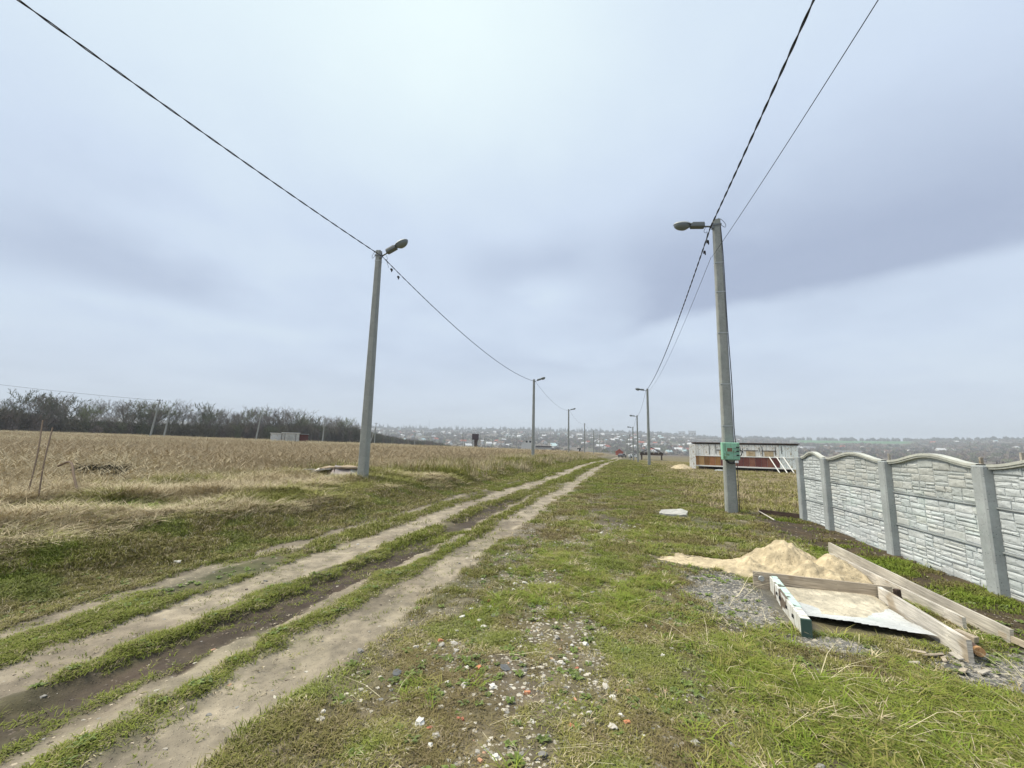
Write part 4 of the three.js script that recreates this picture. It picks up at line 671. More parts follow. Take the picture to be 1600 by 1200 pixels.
// ------------------------------------------------------------------ far hillside: village houses and tree cover
{
  const R = rng(2024), H = (name, lab, mw, mr, grp) => ({ name, lab, mw, mr, grp });
  const hk = [
    H('hillside_house', 'small white-walled house with pale roof on the far hillside', wallWhite, roofPale, 'white houses on the far hillside'), H('hillside_house', 'small white-walled house with brown roof on the far hillside', wallWhite, roofBrown, 'brown-roofed houses on the far hillside'),
    H('hillside_house', 'small brick house with grey roof on the far hillside', wallBrick, roofGrey, 'brick houses on the far hillside'), H('hillside_house', 'small grey house with red-brown roof on the far hillside', wallGrey, roofRed, 'red-roofed houses on the far hillside'), H('hillside_house', 'small white house with blue-green roof on the far hillside', wallWhite, roofBlue, 'blue-roofed houses on the far hillside')];
  const protos = [];
  let made = 0;
  for (let tries = 0; tries < 9000 && made < 295; tries++) {
    const az = -33 + R() * 73, r = 880 + R() * 1450; const dens = curve([[-34, 0.5], [-26, 1], [-10, 1], [6, 1], [14, 0.8], [22, 0.45], [30, 0.3], [40, 0.18]], az) * (az > 19 && az < 30 && r > 1750 ? 0 : 1) * (1 - 0.6 * sm(1600, 2300, r));
    if (R() > dens) continue; const [x, z] = polar(az, r); if (fbm(x / 200 + 5, z / 200, 3) < 0.40) continue;
    const k = [0, 0, 0, 0, 0, 1, 1, 2, 3, 4][Math.floor(R() * 10)], o = hk[k], y = macro(x, z), s = 0.7 + R() * 0.7;
    let t; const wh = az < -20 ? 'left of the tank tower' : az < -12 ? 'between tank tower and white gabled house' : az < -2.5 ? 'behind the left row of poles' : az < 5 ? 'behind the right row of poles' : az < 13 ? 'left of the meter box pole' : az < 24 ? 'above the trailer' : 'above the concrete fence';
    if (!protos[k]) t = protos[k] = gableHouse(o.name, o.lab, [x, y, z], R() * 3.1, 9, 11, 3.6, 3.0, o.mw, o.mr, { group: o.grp });
    else { t = protos[k].clone(); t.name = numbered(o.name); t.userData = { ...protos[k].userData }; scene.add(t); t.position.set(x, y, z); t.rotation.y = R() * 3.1; }
    t.userData.label = o.lab.replace('the far hillside', 'far hillside') + ', ' + wh; t.userData.group = o.grp + ' ' + wh;
    t.scale.setScalar(s); made++;
  }
  const block = (name, lab, az, r, w, h, d, m, lift = 0) => { const p = sitOn(az, r), t = thing(name, lab, 'building', [p[0], p[1] + lift, p[2]], -az * RAD); part('wall', bx(w, h + 6, d, 0, h / 2 - 3, 0), m, t); part('roof', bx(w * 1.04, h * 0.1 + 0.4, d * 1.04, 0, h + 0.3, 0), roofGrey, t); for (let i = 0; i < Math.max(2, Math.floor(w / 12)); i++) part('window_band', bx(w / Math.max(2, Math.floor(w / 12)) * 0.6, h * 0.3, 0.4, (i + 0.5) * w / Math.max(2, Math.floor(w / 12)) - w / 2, h * 0.55, d / 2 + 0.2), roofBrown, t); };
  block('long_building', 'long white building low on the hillside left of the tank tower', -25.2, 1750, 52, 9, 16, wallWhite); block('long_building', 'white two-storey building high on the hillside above the tank tower', -20.4, 2050, 55, 14, 18, wallWhite); block('long_building', 'pale long building right beside the two-storey one above the tank tower', -19.3, 2060, 20, 18, 16, wallWhite);
  block('tower_block', 'left grey tower block on the skyline right of the poles', 7.7, 2560, 34, 26, 20, wallGrey); block('tower_block', 'right taller grey tower block on the skyline', 8.9, 2570, 40, 32, 20, wallGrey);
  block('grey_barn', 'grey barn roof low on the hillside above the fence', 24.2, 1050, 40, 7, 14, roofPale); block('grey_barn', 'long pale barn on the hillside right of the trailer', 20.4, 1300, 46, 8, 14, roofPale);
  { const p = sitOn(-25.4, 2450), t = thing('radio_mast', 'thin radio mast on the skyline left of the white building', 'mast', p); part('mast', cyl(V(0, -3, 0), V(0, 58, 0), 1.0, 0.5, 5), M.lampGrey, t); part('guy_wire', cyl(V(-14, -3, 0), V(0, 40, 0), 0.12, 0.12, 4), M.lampGrey, t); }
  { const p = sitOn(-14.7, 1300), t = thing('white_tower', 'pale slender water tower on the hillside left of the second left pole', 'tower', p); part('shaft', cyl(V(0, -3, 0), V(0, 24, 0), 1.6, 1.6, 8), wallWhite, t); part('tank', cyl(V(0, 22, 0), V(0, 33, 0), 3.2, 3.2, 10), wallWhite, t); }
  // tree cover on the hillside and along the ridge, too far to tell apart
  const blob = (seed, n) => { const R3 = rng(seed), P = []; for (let k = 0; k < n; k++) { const a = R3() * 6.283, e = Math.asin(R3() * 1.6 - 0.6), rr = 0.55 + 0.45 * R3(), x = Math.cos(a) * Math.cos(e) * rr, y = 0.55 + Math.sin(e) * rr * 0.6, z = Math.sin(a) * Math.cos(e) * rr, s = 0.22 + R3() * 0.25; P.push(x + (R3() - 0.5) * s, y + s * 0.8, z + (R3() - 0.5) * s, x - s * R3(), y - s * 0.5, z + s * (R3() - 0.5), x + s * R3(), y - s * 0.5, z - s * (R3() - 0.5)); } const g = new THREE.BufferGeometry(); g.setAttribute('position', new THREE.Float32BufferAttribute(P, 3)); g.computeVertexNormals(); return g; };
  const m = new THREE.Matrix4(), q = new THREE.Quaternion(), c = new THREE.Color(), n = 16000, im = new THREE.InstancedMesh(blob(3, 70), std({ color: lin(1, 1, 1) }), n + 900);
  let i = 0;
  for (let tries = 0; i < n && tries < 90000; tries++) {
    const az = -50 + R() * 100, r = 480 + Math.pow(R(), 0.85) * 2150, [x, z] = polar(az, r), cov = fbm(x / 120, z / 120, 3); if (az > 19 && az < 29.3 && r > 1930) continue; if (cov < (az > 24 ? 0.36 : 0.44)) continue;
    const s = 2.6 + R() * 2.6, h = s * (0.8 + R() * 0.8), u = R(), v = 0.75 + 0.5 * R(); m.compose(V(x, macro(x, z) - 0.6, z), q.setFromAxisAngle(V(0, 1, 0), R() * 6), V(s, h, s)); im.setMatrixAt(i, m);
    im.setColorAt(i++, c.setRGB(...(u < 0.55 ? [0.19 * v, 0.16 * v, 0.145 * v] : u < 0.8 ? [0.16 * v, 0.17 * v, 0.11 * v] : [0.23 * v, 0.18 * v, 0.145 * v])));
  }
  for (let k = 0; k < 900; k++) { const az = -50 + R() * 100, r = 2540 + R() * 160, [x, z] = polar(az, r), pop = R() < 0.35 && az < 2, s = pop ? 3 + R() * 2 : 5 + R() * 6, h = pop ? 16 + R() * 9 : 7 + R() * 8; m.compose(V(x, macro(x, z) - 1, z), q.setFromAxisAngle(V(0, 1, 0), R() * 6), V(s, h, s)); im.setMatrixAt(i, m); im.setColorAt(i++, c.setRGB(0.11, 0.12, 0.10)); }
  im.count = i; im.name = 'hillside_trees'; scene.add(shade(tag(im, 'far brown and grey-green tree cover over the hillside and ridge', 'trees', null, 'stuff')));
  console.log('houses', made, 'far trees', i);
}

// ------------------------------------------------------------------ grass, straw, weeds (countless: stuff)
function tuftGeo(seed, blades, rad, h0, h1, w, lean, segs = 2) {
  const R = rng(seed), P = [];
  for (let k = 0; k < blades; k++) {
    const a = R() * 6.283, rr = Math.sqrt(R()) * rad, bx0 = Math.cos(a) * rr, bz0 = Math.sin(a) * rr, h = lerp(h0, h1, R()), d = R() * 6.283, L = h * lean * (0.3 + R()), ww = w * (0.6 + 0.8 * R()), sx = -Math.sin(d) * ww, sz = Math.cos(d) * ww;
    const mid = [bx0 + Math.cos(d) * L * 0.35, h * 0.62, bz0 + Math.sin(d) * L * 0.35], tip = [bx0 + Math.cos(d) * L, h * (1 - 0.25 * lean * R()), bz0 + Math.sin(d) * L];
    P.push(bx0 - sx, -0.01, bz0 - sz, bx0 + sx, -0.01, bz0 + sz, mid[0] + sx * 0.7, mid[1], mid[2] + sz * 0.7, bx0 - sx, -0.01, bz0 - sz, mid[0] + sx * 0.7, mid[1], mid[2] + sz * 0.7, mid[0] - sx * 0.7, mid[1], mid[2] - sz * 0.7);
    P.push(mid[0] - sx * 0.7, mid[1], mid[2] - sz * 0.7, mid[0] + sx * 0.7, mid[1], mid[2] + sz * 0.7, ...tip);
  }
  const g = new THREE.BufferGeometry(); g.setAttribute('position', new THREE.Float32BufferAttribute(P, 3)); g.computeVertexNormals(); return g;
}
function weedGeo(seed, stems, rad, h0, h1) { // dead stalks with short side twigs
  const R = rng(seed), P = [], bar = (a, b, w) => { const d = [b[0] - a[0], b[1] - a[1], b[2] - a[2]], s = R() * 6.283, sx = Math.cos(s) * w, sz = Math.sin(s) * w; P.push(a[0] - sx, a[1], a[2] - sz, a[0] + sx, a[1], a[2] + sz, b[0], b[1], b[2]); };
  for (let k = 0; k < stems; k++) { const a = R() * 6.283, rr = Math.sqrt(R()) * rad, x = Math.cos(a) * rr, z = Math.sin(a) * rr, h = lerp(h0, h1, R()), lx = (R() - 0.5) * 0.16 * h, lz = (R() - 0.5) * 0.16 * h; bar([x, -0.02, z], [x + lx, h, z + lz], 0.007); for (let j = 0; j < 5; j++) { const t = 0.35 + 0.6 * R(), d = R() * 6.283, l = 0.08 + 0.14 * R(); bar([x + lx * t, h * t, z + lz * t], [x + lx * t + Math.cos(d) * l, h * t + l * 0.8, z + lz * t + Math.sin(d) * l], 0.008); } }
  const g = new THREE.BufferGeometry(); g.setAttribute('position', new THREE.Float32BufferAttribute(P, 3)); g.computeVertexNormals(); return g;
}
const blade = std({ color: lin(1, 1, 1), roughness: 0.9 }), leaf = new THREE.MeshPhysicalMaterial({ color: lin(1, 1, 1), roughness: 1, transmission: 0.3, side: THREE.DoubleSide });
function scatter(name, label, category, geos, mat, want, seed, place, tries = want * 6) { // place(R) gives [x, z, scale, tall, colour] or nothing
  const R = rng(seed), rows = geos.map(() => []); let made = 0;
  for (let t = 0; t < tries && made < want; t++) { const q = place(R); if (!q) continue; rows[Math.floor(R() * geos.length)].push(q); made++; }
  const m = new THREE.Matrix4(), e = new THREE.Euler(), qt = new THREE.Quaternion(), c = new THREE.Color();
  const top = new THREE.Group(); top.name = numbered(name); scene.add(tag(top, label, category, null, 'stuff'));
  rows.forEach((list, k) => {
    const im = new THREE.InstancedMesh(geos[k], mat, list.length);
    list.forEach(([x, z, s, tall, col], i) => { e.set((R() - 0.5) * 0.3, R() * 6.283, (R() - 0.5) * 0.3); m.compose(V(x, ground(x, z) - 0.004, z), qt.setFromEuler(e), V(s, s * tall, s)); im.setMatrixAt(i, m); im.setColorAt(i, c.setRGB(...col)); });
    im.name = 'tufts'; top.add(shade(tag(im, null, null, null, 'stuff')));
  });
  return made;
}
const inFrame = az => az > -72 && az < 48;
const pick = (R, r0, r1, pow = 0.5) => { const az = lerp(-71, 46, R()), r = Math.pow(lerp(Math.pow(r0, 1 / pow), Math.pow(r1, 1 / pow), R()), pow); return polar(az, r); };
const mixc = (a, b, t) => [lerp(a[0], b[0], t), lerp(a[1], b[1], t), lerp(a[2], b[2], t)];
const GREEN = [0.185, 0.205, 0.028], LUSH = [0.155, 0.22, 0.018], OLIVE = [0.25, 0.23, 0.066], STRAW = [0.54, 0.475, 0.315], DRYB = [0.32, 0.258, 0.165], TAN = [0.47, 0.385, 0.24], REDB = [0.385, 0.31, 0.20];
const blocked = (x, z) => (sandHeight(x, z) > -0.005 && x > 0 && x < 3.2 && z < -5.86 && z > -7.95) || (x > 1.53 && x < 2.76 && z > -5.9 && z < -4.62) || (x > FX - 0.12 && x < FX + 0.12 && z > -12);
function verge(x, z, R) { // short grass of the verges and the strips between the ruts
  const q = zone(x, z); if (blocked(x, z)) return null; if (x > FX && z > -12) return null;
  const left = sm(-6.6, -8.8, q.xs);
  let p = 1 - 0.985 * clamp(q.bare * 1.3) - 0.93 * clamp(q.dark * 1.2) - 0.6 * q.edge; const strip = stripAt(x, z);
  p *= 1 - 0.96 * clamp(gravelAt(x, z) * 2.2 - 0.35); p *= 1 - 0.72 * clamp(rubbleAt(x, z)) * sm(0.3, 0.6, fbm(x * 3, z * 3, 3) + 0.02); if (Math.abs(x - 1.27) < 0.36 && Math.abs(z + 11.4) < 0.35) return null; p *= 1 - 0.93 * strip * (1 - sm(0.52, 0.60, fbm(x * 1.3 + 7, z * 1.3, 3)));
  const n = fbm(x * 1.7 + 160, z * 1.7, 4); if (q.xs > -2.2) p *= (0.15 + 0.85 * sm(0.60, 0.46, n)) * (0.25 + 0.75 * sm(0.36, 0.54, fbm(x * 4.3 + 12, z * 4.3, 3)));
  if (q.xs > -5.1 && q.xs < -2.2) p *= 0.8 * sm(0.34, 0.56, fbm(x * 2.4 + 31, z * 1.1, 3) + 0.06); if (q.xs > -2.2 && q.xs < -0.9) p *= 1 - 0.85 * sm(0.42, 0.6, fbm(x * 2.6 + 77, z * 2.0, 4)) * sm(-0.9, -2.0, q.xs) * sm(14, 9, q.d); p *= 1 - 0.55 * left; if (R() > p) return null;
  const g = greenAt(x, z), inStrip = q.xs > -5.1 && q.xs < -2.2, u = R();
  let c = mixc(OLIVE, GREEN, clamp(g * 0.9 + (inStrip ? 0.5 : 0) + (R() - 0.5) * 0.6)); if (inStrip || strip > 0.4) c = mixc(c, LUSH, 0.3 * R()); if (Math.hypot((x + 8.3) / 0.75, (z + 5.85) / 0.4) < 1) c = mixc(LUSH, GREEN, R() * 0.5);
  if (strip > 0.4) c = mixc(LUSH, GREEN, R() * 0.7); else if (u < 0.16 * (1 - g * 0.7) * (inStrip ? 0.3 : 1) + left * 0.3) c = mixc(STRAW, TAN, R()); else if (u < 0.34 * (inStrip ? 0.5 : 1)) c = mixc(DRYB, OLIVE, R());
  if (!inStrip) { const mt = fbm(x * 2.2 + 90, z * 2.2, 3); c = mixc(c, [0.17, 0.125, 0.06], 0.7 * sm(0.52, 0.64, mt) * (1 - 0.6 * g) * (q.xs < -5 ? 0.35 : 1)); c = mixc(c, LUSH, 0.55 * sm(0.46, 0.36, mt) * (1 - left)); }
  const v = 0.72 + 0.4 * R(); return { c: [c[0] * v, c[1] * v, c[2] * v], g, inStrip, left };
}
{
  const short = [1, 2, 3].map(k => tuftGeo(10 + k, 10, 0.045, 0.022, 0.062, 0.0026, 0.9)), flat = [1, 2].map(k => tuftGeo(20 + k, 16, 0.11, 0.03, 0.09, 0.005, 1.0)), wide = [1, 2].map(k => tuftGeo(30 + k, 20, 0.26, 0.05, 0.13, 0.010, 1.0));
  const n1 = scatter('short_grass', 'short trodden green and olive grass on the near verges', 'grass', short, blade, 140000, 1, R => { const [x, z] = pick(R, 1.3, 9, 0.62), o = verge(x, z, R); return o && [x, z, 0.7 + R() * 0.7, (0.32 + 0.35 * R()) * (0.8 + 0.55 * o.g) * (o.inStrip ? 0.5 : 1) * (1 - 0.35 * clamp(rubbleAt(x, z))), o.c]; }, 520000);
  const n2 = scatter('verge_grass', 'short green grass on the verges farther along the track', 'grass', flat, blade, 110000, 2, R => { const [x, z] = pick(R, 7, 26, 0.6), o = verge(x, z, R); return o && [x, z, 0.75 + R() * 0.5, 0.4 + 0.4 * R(), o.c]; }, 330000);
  const n3 = scatter('far_verge_grass', 'green grass along the far part of the track', 'grass', wide, blade, 60000, 3, R => { const [x, z] = pick(R, 20, 120, 0.75); if (x < -7.5 + shift(-z) || x > 3.5 + 0.02 * -z) return null; const o = verge(x, z, R); return o && [x, z, 0.7 + R() * 0.5, 0.5 + 0.4 * R(), mixc(o.c, GREEN, 0.3)]; }, 500000);
  console.log('grass', n1, n2, n3);
  // dry straw grass on the left bank and in both fields
  const straw = [1, 2, 3].map(k => tuftGeo(40 + k, 18, 0.10, 0.14, 0.36, 0.0036, 1.15)), strawFar = [1, 2].map(k => tuftGeo(50 + k, 34, 0.34, 0.14, 0.42, 0.0075, 0.55));
  const dry = (x, z, R) => { if (Math.hypot((x + 9.75) / 1.25, (z + 13.3) / 0.75) < 1) return null; const q = zone(x, z), e = -6.1 - 0.4 * sm(14, 5, q.d) + 1.6 * (fbm(x * 0.6, z * 0.6, 3) - 0.5) - q.xs; if (e < 0 || R() > 0.25 + 0.75 * sm(0, 1.9, e)) return null; const clump = fbm(x * 0.75 + 3, z * 0.75 + 50, 3); if (R() > sm(0.25, 0.5, clump) + 0.25) return null; if (Math.hypot((x + 8.3) / 0.75, (z + 5.85) / 0.4) < 1) return R() < 0.5 ? null : { c: mixc(LUSH, GREEN, R() * 0.4), k: 0.1, e }; const u = R(), gp = sm(0.56, 0.7, fbm(x * 0.55 + 30, z * 0.55, 3)) * (1 - sm(4, 14, e)); let c = u < 0.5 ? mixc(STRAW, TAN, R()) : mixc(TAN, DRYB, R()); if (R() < gp * 0.8 + 0.28 * (1 - sm(0, 3.0, e))) c = mixc(GREEN, OLIVE, R()); return { c, k: clump, e }; };
  const n4 = scatter('straw_grass', 'pale dry straw grass matted over the left bank', 'dry grass', straw, blade, 85000, 4, R => { const [x, z] = pick(R, 6, 24, 0.6), o = dry(x, z, R); return o && [x, z, 0.75 + R() * 0.7, (0.35 + R() * 0.5) * (0.4 + 1.1 * o.k) * (0.35 + 0.65 * sm(0, 2.8, o.e)), o.c]; }, 420000);
  const n5 = scatter('field_straw', 'dry straw grass over the left field', 'dry grass', strawFar, blade, 70000, 5, R => { const [x, z] = pick(R, 18, 105, 0.7), o = dry(x, z, R); return o && [x, z, 0.8 + R() * 0.6, 0.6 + R() * 0.7, o.e > 6 ? mixc(o.c, REDB, 0.45) : o.c]; }, 300000);
  // standing dead weeds, brown
  const weeds = [1, 2, 3].map(k => weedGeo(60 + k, 7, 0.35, 0.35, 0.8)), weedsFar = [1, 2].map(k => weedGeo(70 + k, 20, 1.1, 0.4, 0.9));
  const wd = (x, z, R) => { if (Math.hypot((x + 9.8) / 1.8, (z + 13.3) / 1.4) < 1) return null; const q = zone(x, z), e = -9.5 + 2.5 * (fbm(x * 0.15, z * 0.15, 2) - 0.5) - q.xs; if (e < 0) return null; const dn = sm(0, 6, e + (-z - 14) * 0.35) * sm(0.28, 0.55, fbm(x * 0.12 + 9, z * 0.12, 3)); return R() < 0.04 + dn * (0.35 + 0.65 * sm(0.4, 0.55, fbm(x * 0.09 + 40, z * 0.2, 3))) ? mixc(mixc(REDB, mixc(DRYB, TAN, R()), R() * R()), STRAW, 0.55 * sm(0.42, 0.62, fbm(x * 0.05 + 4, z * 0.11 + 9, 3))) : null; };
  const n6 = scatter('dead_weeds', 'standing brown dead weeds in the left field', 'weeds', weeds, blade, 28000, 6, R => { const [x, z] = pick(R, 9, 45, 0.62), c = wd(x, z, R); return c && [x, z, 0.8 + R() * 0.5, 0.45 + R() * 0.5, c]; }, 260000);
  const n7 = scatter('far_weeds', 'brown mass of dead weeds towards the far field edge', 'weeds', weedsFar, blade, 36000, 7, R => { const [x, z] = pick(R, 38, 190, 0.72); if (z > 10) return null; const c = wd(x, z, R); return c && [x, z, 0.9 + R() * 0.5, 0.38 + R() * 0.34, c]; }, 260000);
  // right field: low dry grass
  const n8 = scatter('right_field_grass', 'low olive and tan grass in the field right of the track', 'dry grass', [flat[0], strawFar[0], wide[0]], blade, 60000, 8, R => { const [x, z] = pick(R, 12, 100, 0.72); if (x < 2.2 || (x < 4.5 && z > -13)) return null; if (x < 3.2 && R() < 0.5) return null; const u = R(), g = fbm(x * 0.2, z * 0.2, 3); let c = u < 0.5 ? mixc(OLIVE, GREEN, R() * g) : mixc(DRYB, TAN, R()); return [x, z, 0.6 + R() * 0.4, 0.22 + R() * 0.25, c]; }, 400000);
  const tuss = [1, 2, 3].map(k => tuftGeo(90 + k, 18, 0.06, 0.05, 0.13, 0.0032, 1.2));
  const nt = scatter('tussock_grass', 'longer green and straw tussocks in the near right grass', 'grass', tuss, blade, 9000, 13, R => { const [x, z] = pick(R, 1.4, 10, 0.66); if (x < -1.4 || x > 4.2 || blocked(x, z)) return null; const q = zone(x, z); if (q.bare > 0.15 || R() < gravelAt(x, z) * 2.2 || R() < stripAt(x, z) * 1.0) return null; const w = sm(0.1, 1.5, x) * sm(-6.5, -4, z) + 0.7 * sm(0.52, 0.68, fbm(x * 1.1 + 70, z * 1.1, 3)); if (R() > w * sm(0.4, 0.6, fbm(x * 2.3 + 20, z * 2.3, 3) + 0.05)) return null; const u = R(), v = 0.8 + 0.4 * R(), c = u < 0.66 ? mixc(GREEN, LUSH, R()) : u < 0.92 ? OLIVE : mixc(STRAW, TAN, R()); return [x, z, 0.65 + 0.5 * R(), 0.26 + 0.3 * R(), [c[0] * v, c[1] * v, c[2] * v]]; }, 160000);
  // longer single straws lying in the near right grass
  const stalk = [1, 2, 3].map(k => tuftGeo(80 + k, 3, 0.05, 0.10, 0.24, 0.0022, 2.4));
  const n9 = scatter('straw_stalks', 'bent pale straw stalks in the near right grass', 'dry grass', stalk, blade, 160, 9, R => { const [x, z] = pick(R, 1.4, 11, 0.7); if (x < -1.6 || x > 3.3 || blocked(x, z) || zone(x, z).bare > 0.2) return null; if (R() > 0.15 + sm(0.2, 1.6, x)) return null; return [x, z, 0.7 + R() * 0.6, 0.35 + R() * 0.4, mixc(STRAW, [0.6, 0.54, 0.36], R())]; }, 40000);
  // low broad-leaved plants
  const lf = (() => { const R = rng(5), P = []; for (let k = 0; k < 9; k++) { const a = k / 9 * 6.283 + R(), l = 0.035 + R() * 0.04, w = 0.011 + R() * 0.008, up = 0.012 + R() * 0.02, cx = Math.cos(a), cz = Math.sin(a); const b = [0, 0.004, 0], m1 = [cx * l * 0.55 - cz * w, up, cz * l * 0.55 + cx * w], m2 = [cx * l * 0.55 + cz * w, up, cz * l * 0.55 - cx * w], t = [cx * l, up * 0.7, cz * l]; P.push(...b, ...m1, ...m2, ...m1, ...t, ...m2); } const g = new THREE.BufferGeometry(); g.setAttribute('position', new THREE.Float32BufferAttribute(P, 3)); g.computeVertexNormals(); return g; })();
  const n10 = scatter('leafy_weeds', 'small broad-leaved green weeds among the near grass', 'weeds', [lf], leaf, 1500, 10, R => { const [x, z] = pick(R, 1.3, 8, 0.62), q = zone(x, z); if (q.bare > 0.2 || q.dark > 0.3 || blocked(x, z) || x > 4.2) return null; if (R() > 0.25 * sm(0.4, 0.7, fbm(x * 2.1 + 11, z * 2.1, 3)) + 0.05) return null; const v = 0.8 + 0.5 * R(); return [x, z, 0.45 + R() * 0.5, 1, [0.15 * v, 0.205 * v, 0.04 * v]]; }, 60000);
  console.log('dry', n4, n5, 'weeds', n6, n7, 'right', n8, n9, n10);
}

// ------------------------------------------------------------------ rubble: single stones and brick pieces, then gravel
function lump(seed, flat) { const g0 = new THREE.IcosahedronGeometry(1, 1); const g = mergeVertices(g0.deleteAttribute('normal').deleteAttribute('uv')); const p = g.attributes.position, R = rng(seed), ax = R() * 9; for (let i = 0; i < p.count; i++) { const k = 0.55 + 0.75 * R(); p.setXYZ(i, p.getX(i) * k * 1.25, clamp(p.getY(i) * k, -0.8, 0.62) * flat, p.getZ(i) * k * 0.85); } const q = plain(g); q.computeVertexNormals(); return q; }
function brickBit(seed) { const R = rng(seed), g = mergeVertices(new THREE.BoxGeometry(1.5, 0.7, 0.9, 2, 1, 2).deleteAttribute('normal').deleteAttribute('uv')), p = g.attributes.position; for (let i = 0; i < p.count; i++) p.setXYZ(i, p.getX(i) + (R() - 0.5) * 0.5, p.getY(i) + (R() - 0.5) * 0.25, p.getZ(i) + (R() - 0.5) * 0.35); const q = plain(g); q.computeVertexNormals(); return q; }
{
  const lumps = [1, 2, 3, 4, 5, 6].map(k => lump(k, 0.5 + 0.06 * k)), bricks = [1, 2, 3, 4].map(brickBit), slabs = [1, 2].map(k => lump(30 + k, 0.22));
  const mats = { white: [std({ color: lin(0.58, 0.55, 0.49) }), std({ color: lin(0.48, 0.45, 0.40) }), std({ color: lin(0.64, 0.62, 0.57) })], grey: [std({ color: lin(0.30, 0.285, 0.255) }), std({ color: lin(0.36, 0.34, 0.30) }), std({ color: lin(0.22, 0.21, 0.195) })], brick: [std({ color: lin(0.50, 0.21, 0.11) }), std({ color: lin(0.56, 0.30, 0.19) }), std({ color: lin(0.36, 0.13, 0.08) })], dark: [std({ color: lin(0.11, 0.115, 0.12) })] };
  const R = rng(314), texts = { white: ['rubble_stone', 'whitish stone lump lying in the trodden grass right of the track', 'stone', 'white stones in the grass'], grey: ['grey_stone', 'small grey stone lying in the trodden grass right of the track', 'stone', 'grey stones in the grass'], brick: ['brick_fragment', 'orange-red brick fragment lying in the trodden grass right of the track', 'brick fragment', 'brick fragments in the grass'], dark: ['slate_piece', 'flat dark grey slate piece lying among the pale rubble', 'slate', 'slate pieces in the grass'] };
  const put = (kind, x, z, s, lb, grp) => { if (!lb) { const wh = z > -2.9 ? (x < -0.3 ? 'near the bottom centre' : 'near the bottom right') : z > -4.2 ? (x < -0.6 ? 'beside the wheel rut' : 'in the middle of the rubble belt') : z > -6 ? 'level with the wooden frame' : 'level with the sand pile'; lb = texts[kind][1].replace('trodden grass right of the track', 'trodden grass') + ' ' + wh; grp = texts[kind][3] + ' ' + wh; } const t = texts[kind], g = kind === 'brick' ? bricks[Math.floor(R() * 4)] : kind === 'dark' ? slabs[Math.floor(R() * 2)] : lumps[Math.floor(R() * 6)], m = mats[kind][Math.floor(R() * mats[kind].length)]; const o = shade(new THREE.Mesh(g, m)); o.name = numbered(t[0]); o.position.set(x, ground(x, z) + s * 0.2, z); o.rotation.set((R() - 0.5) * 0.5, R() * 6.28, (R() - 0.5) * 0.5); o.scale.setScalar(s); scene.add(tag(o, lb || t[1], t[2], grp || t[3])); };
  // the pieces one can make out in the photograph (metres)
  const PIECES = [
    ['white', -1.695, -2.328, 0.0257, 'white stone lump nearest the wheel rut at the bottom left of the rubble'],
    ['white', -1.736, -2.407, 0.015],
    ['dark', -1.534, -2.911, 0.039, 'flat dark slate piece beside the wheel rut'],
    ['dark', -0.819, -3.189, 0.0362, 'dark grey slate piece beside an orange brick fragment'],
    ['brick', -1.01, -3.149, 0.0282, 'orange brick fragment next to the dark slate piece'],
    ['white', -1.093, -3.134, 0.0222],
    ['white', -1.027, -2.906, 0.0261],
    ['white', -0.842, -2.946, 0.026],
    ['white', -1.139, -2.473, 0.0289, 'largest white stone lump at the front of the rubble'],
    ['brick', -1.069, -2.453, 0.0221, 'orange brick fragment touching the largest white stone'],
    ['white', -1.005, -2.406, 0.0231, 'white stone right of the foremost brick fragment'],
    ['brick', -0.948, -2.589, 0.0148, 'left one of two brick fragments lying side by side'],
    ['brick', -0.919, -2.586, 0.0148, 'right one of two brick fragments lying side by side'],
    ['brick', -0.604, -2.934, 0.0254, 'pale orange brick fragment lying alone in mid rubble'],
    ['brick', -0.298, -2.945, 0.0177, 'orange brick fragment with upright edge right of mid rubble'],
    ['white', -0.114, -3.148, 0.028, 'white stone lump at the right of the rubble'],
    ['white', -0.067, -3.064, 0.0217],
    ['brick', -0.29, -2.681, 0.0208, 'pale brick fragment near the front right of the rubble'],
    ['white', -0.516, -2.668, 0.0146],
    ['brick', 0.021, -2.813, 0.0229, 'bright orange brick fragment beside a pale stone'],
    ['white', -0.058, -2.738, 0.0287, 'broad pale stone beside the bright orange brick fragment'],
    ['white', -0.015, -2.876, 0.0201],
    ['brick', -0.717, -2.305, 0.0186, 'brick fragment at the bottom edge of the picture'],
    ['white', -0.642, -2.341, 0.0202, 'pale tan stone at the bottom edge of the picture'],
    ['white', -0.443, -3.387, 0.0249],
    ['brick', -0.87, -4.803, 0.0244, 'small orange brick piece far up the rubble'],
    ['brick', -1.333, -4.434, 0.0289, 'dark red brick piece among white stones'],
    ['white', -1.27, -4.272, 0.0277],
    ['white', -1.462, -3.996, 0.0263],
    ['white', -1.191, -3.843, 0.0274],
    ['white', -1.331, -3.478, 0.0273],
    ['white', -1.264, -3.352, 0.0219],
    ['grey', -1.422, -3.427, 0.0226],
    ['white', -1.108, -5.134, 0.0297],
    ['white', -1.21, -5.075, 0.0295],
    ['white', -1.446, -4.199, 0.022],
    ['grey', -2.005, -3.18, 0.0286, 'grey stone at the edge of the bare rut'],
    ['white', 1.024, -3.24, 0.0174, 'white pebble in front of the plastic sheet'],
    ['white', 1.34, -3.381, 0.032, 'pale pinkish stone in the grass before the frame'],
    ['white', 1.633, -3.126, 0.0204, 'white stone at the lower right'],
    ['white', 2.345, -3.636, 0.0195, 'white stone near the right picture edge'],
    ['brick', 1.966, -3.239, 0.0254, 'brick fragment near the right picture edge'],
    ['brick', 0.935, -3.509, 0.0231, 'orange brick chip in the grass before the painted beam'],
    ['grey', 0.382, -2.721, 0.0242, 'grey stone at the bottom right of the rubble'],
    ['white', 0.107, -2.735, 0.0126],
    ['white', -5.491, -4.397, 0.0496, 'pale stone on the left verge of the track']];
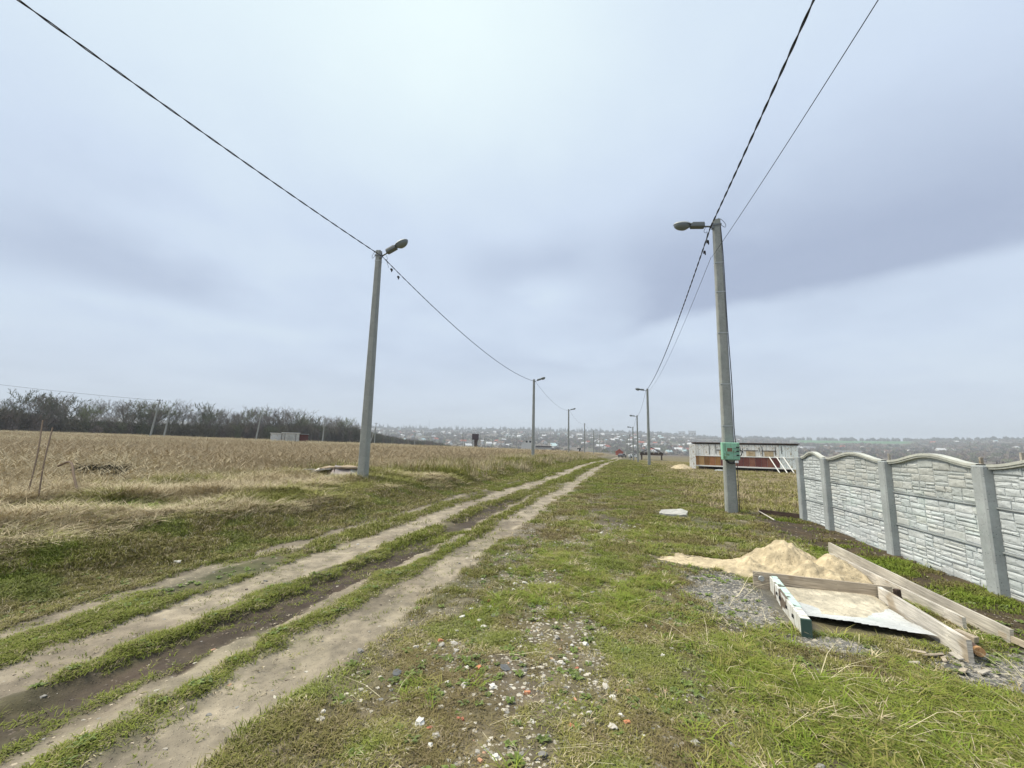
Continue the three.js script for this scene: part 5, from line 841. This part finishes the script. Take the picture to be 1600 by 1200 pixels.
  PIECES.forEach(q => put(...q));
  for (let k = 0, t = 0; k < 120 && t < 4000; t++) { const x = -2.0 + R() * 4.6, z = -1.7 - R() * 8; if (R() > rubbleAt(x, z) || blocked(x, z) || zone(x, z).bare > 0.3) continue; k++; put(R() < 0.52 ? 'white' : R() < 0.93 ? 'grey' : 'brick', x, z, 0.013 + 0.02 * R() * R() * (0.6 + -z * 0.12)); }
  for (let k = 0, t = 0; k < 9 && t < 400; t++) { const x = -4.6 + R() * 2.5, z = -2.2 - R() * 5, q = zone(x, z); if (q.bare < 0.4) continue; k++; put(R() < 0.4 ? 'white' : 'grey', x, z, 0.008 + 0.014 * R(), 'small stone pressed into the bare wheel rut', 'stones in the wheel ruts'); }
  const pal = [[0.54, 0.50, 0.42], [0.42, 0.385, 0.32], [0.33, 0.30, 0.25], [0.25, 0.24, 0.22], [0.5, 0.3, 0.2]];
  const nG = scatter('gravel', 'fine pale gravel and crushed stone strewn in the grass', 'gravel', [lump(51, 0.6), lump(52, 0.5)], blade, 26000, 11, RR => { const [x, z] = pick(RR, 1.3, 12, 0.62); if (blocked(x, z) || x > 4.2) return null; const q = zone(x, z), gv = clamp(gravelAt(x, z) * 1.7 - 0.3), rb = clamp(rubbleAt(x, z)); if (RR() > 0.04 + rb * (0.14 + 0.42 * sm(0.36, 0.6, fbm(x * 3, z * 3, 3))) + gv + q.bare * 0.004) return null; if ((q.bare > 0.3 || q.xs < -2.1) && RR() < 0.85) return null; const c = gv > 0.3 ? pal[RR() < 0.15 ? 1 : RR() < 0.5 ? 2 : 3] : pal[Math.floor(RR() * 4.15)]; return [x, z, (gv > 0.3 ? 0.009 : 0.007) + 0.016 * RR() * RR(), 1, c]; }, 420000);
  const nD = scatter('soil_crumbs', 'dark soil crumbs and clods along the wheel ruts', 'soil', [lump(61, 0.7)], blade, 5000, 12, RR => { const [x, z] = pick(RR, 1.6, 16, 0.65), q = zone(x, z); if (q.xs < -5.4 || q.xs > -2.0) return null; if (RR() > 0.06 + q.dark * 0.8 + q.edge * 0.3) return null; const v = 0.7 + 0.7 * RR(); return [x, z, 0.004 + 0.013 * RR() * RR(), 1, [0.12 * v, 0.095 * v, 0.07 * v]]; }, 120000);
  scatter('track_crumbs', 'pale dry soil crumbs along the crumbling rut edges', 'soil', [lump(62, 0.6)], blade, 7000, 14, RR => { const [x, z] = pick(RR, 1.6, 14, 0.65), q = zone(x, z); if (q.xs < -5.4 || q.xs > -1.7) return null; const e = q.bare * (1 - q.bare) * 4; if (RR() > 0.04 * q.bare + e * 0.8) return null; const v = 0.75 + 0.4 * RR(); return [x, z, 0.005 + 0.017 * RR() * RR() * RR(), 1, [0.46 * v, 0.39 * v, 0.29 * v]]; }, 160000);
  console.log('gravel', nG, nD);
}
renderer.render(scene, camera);
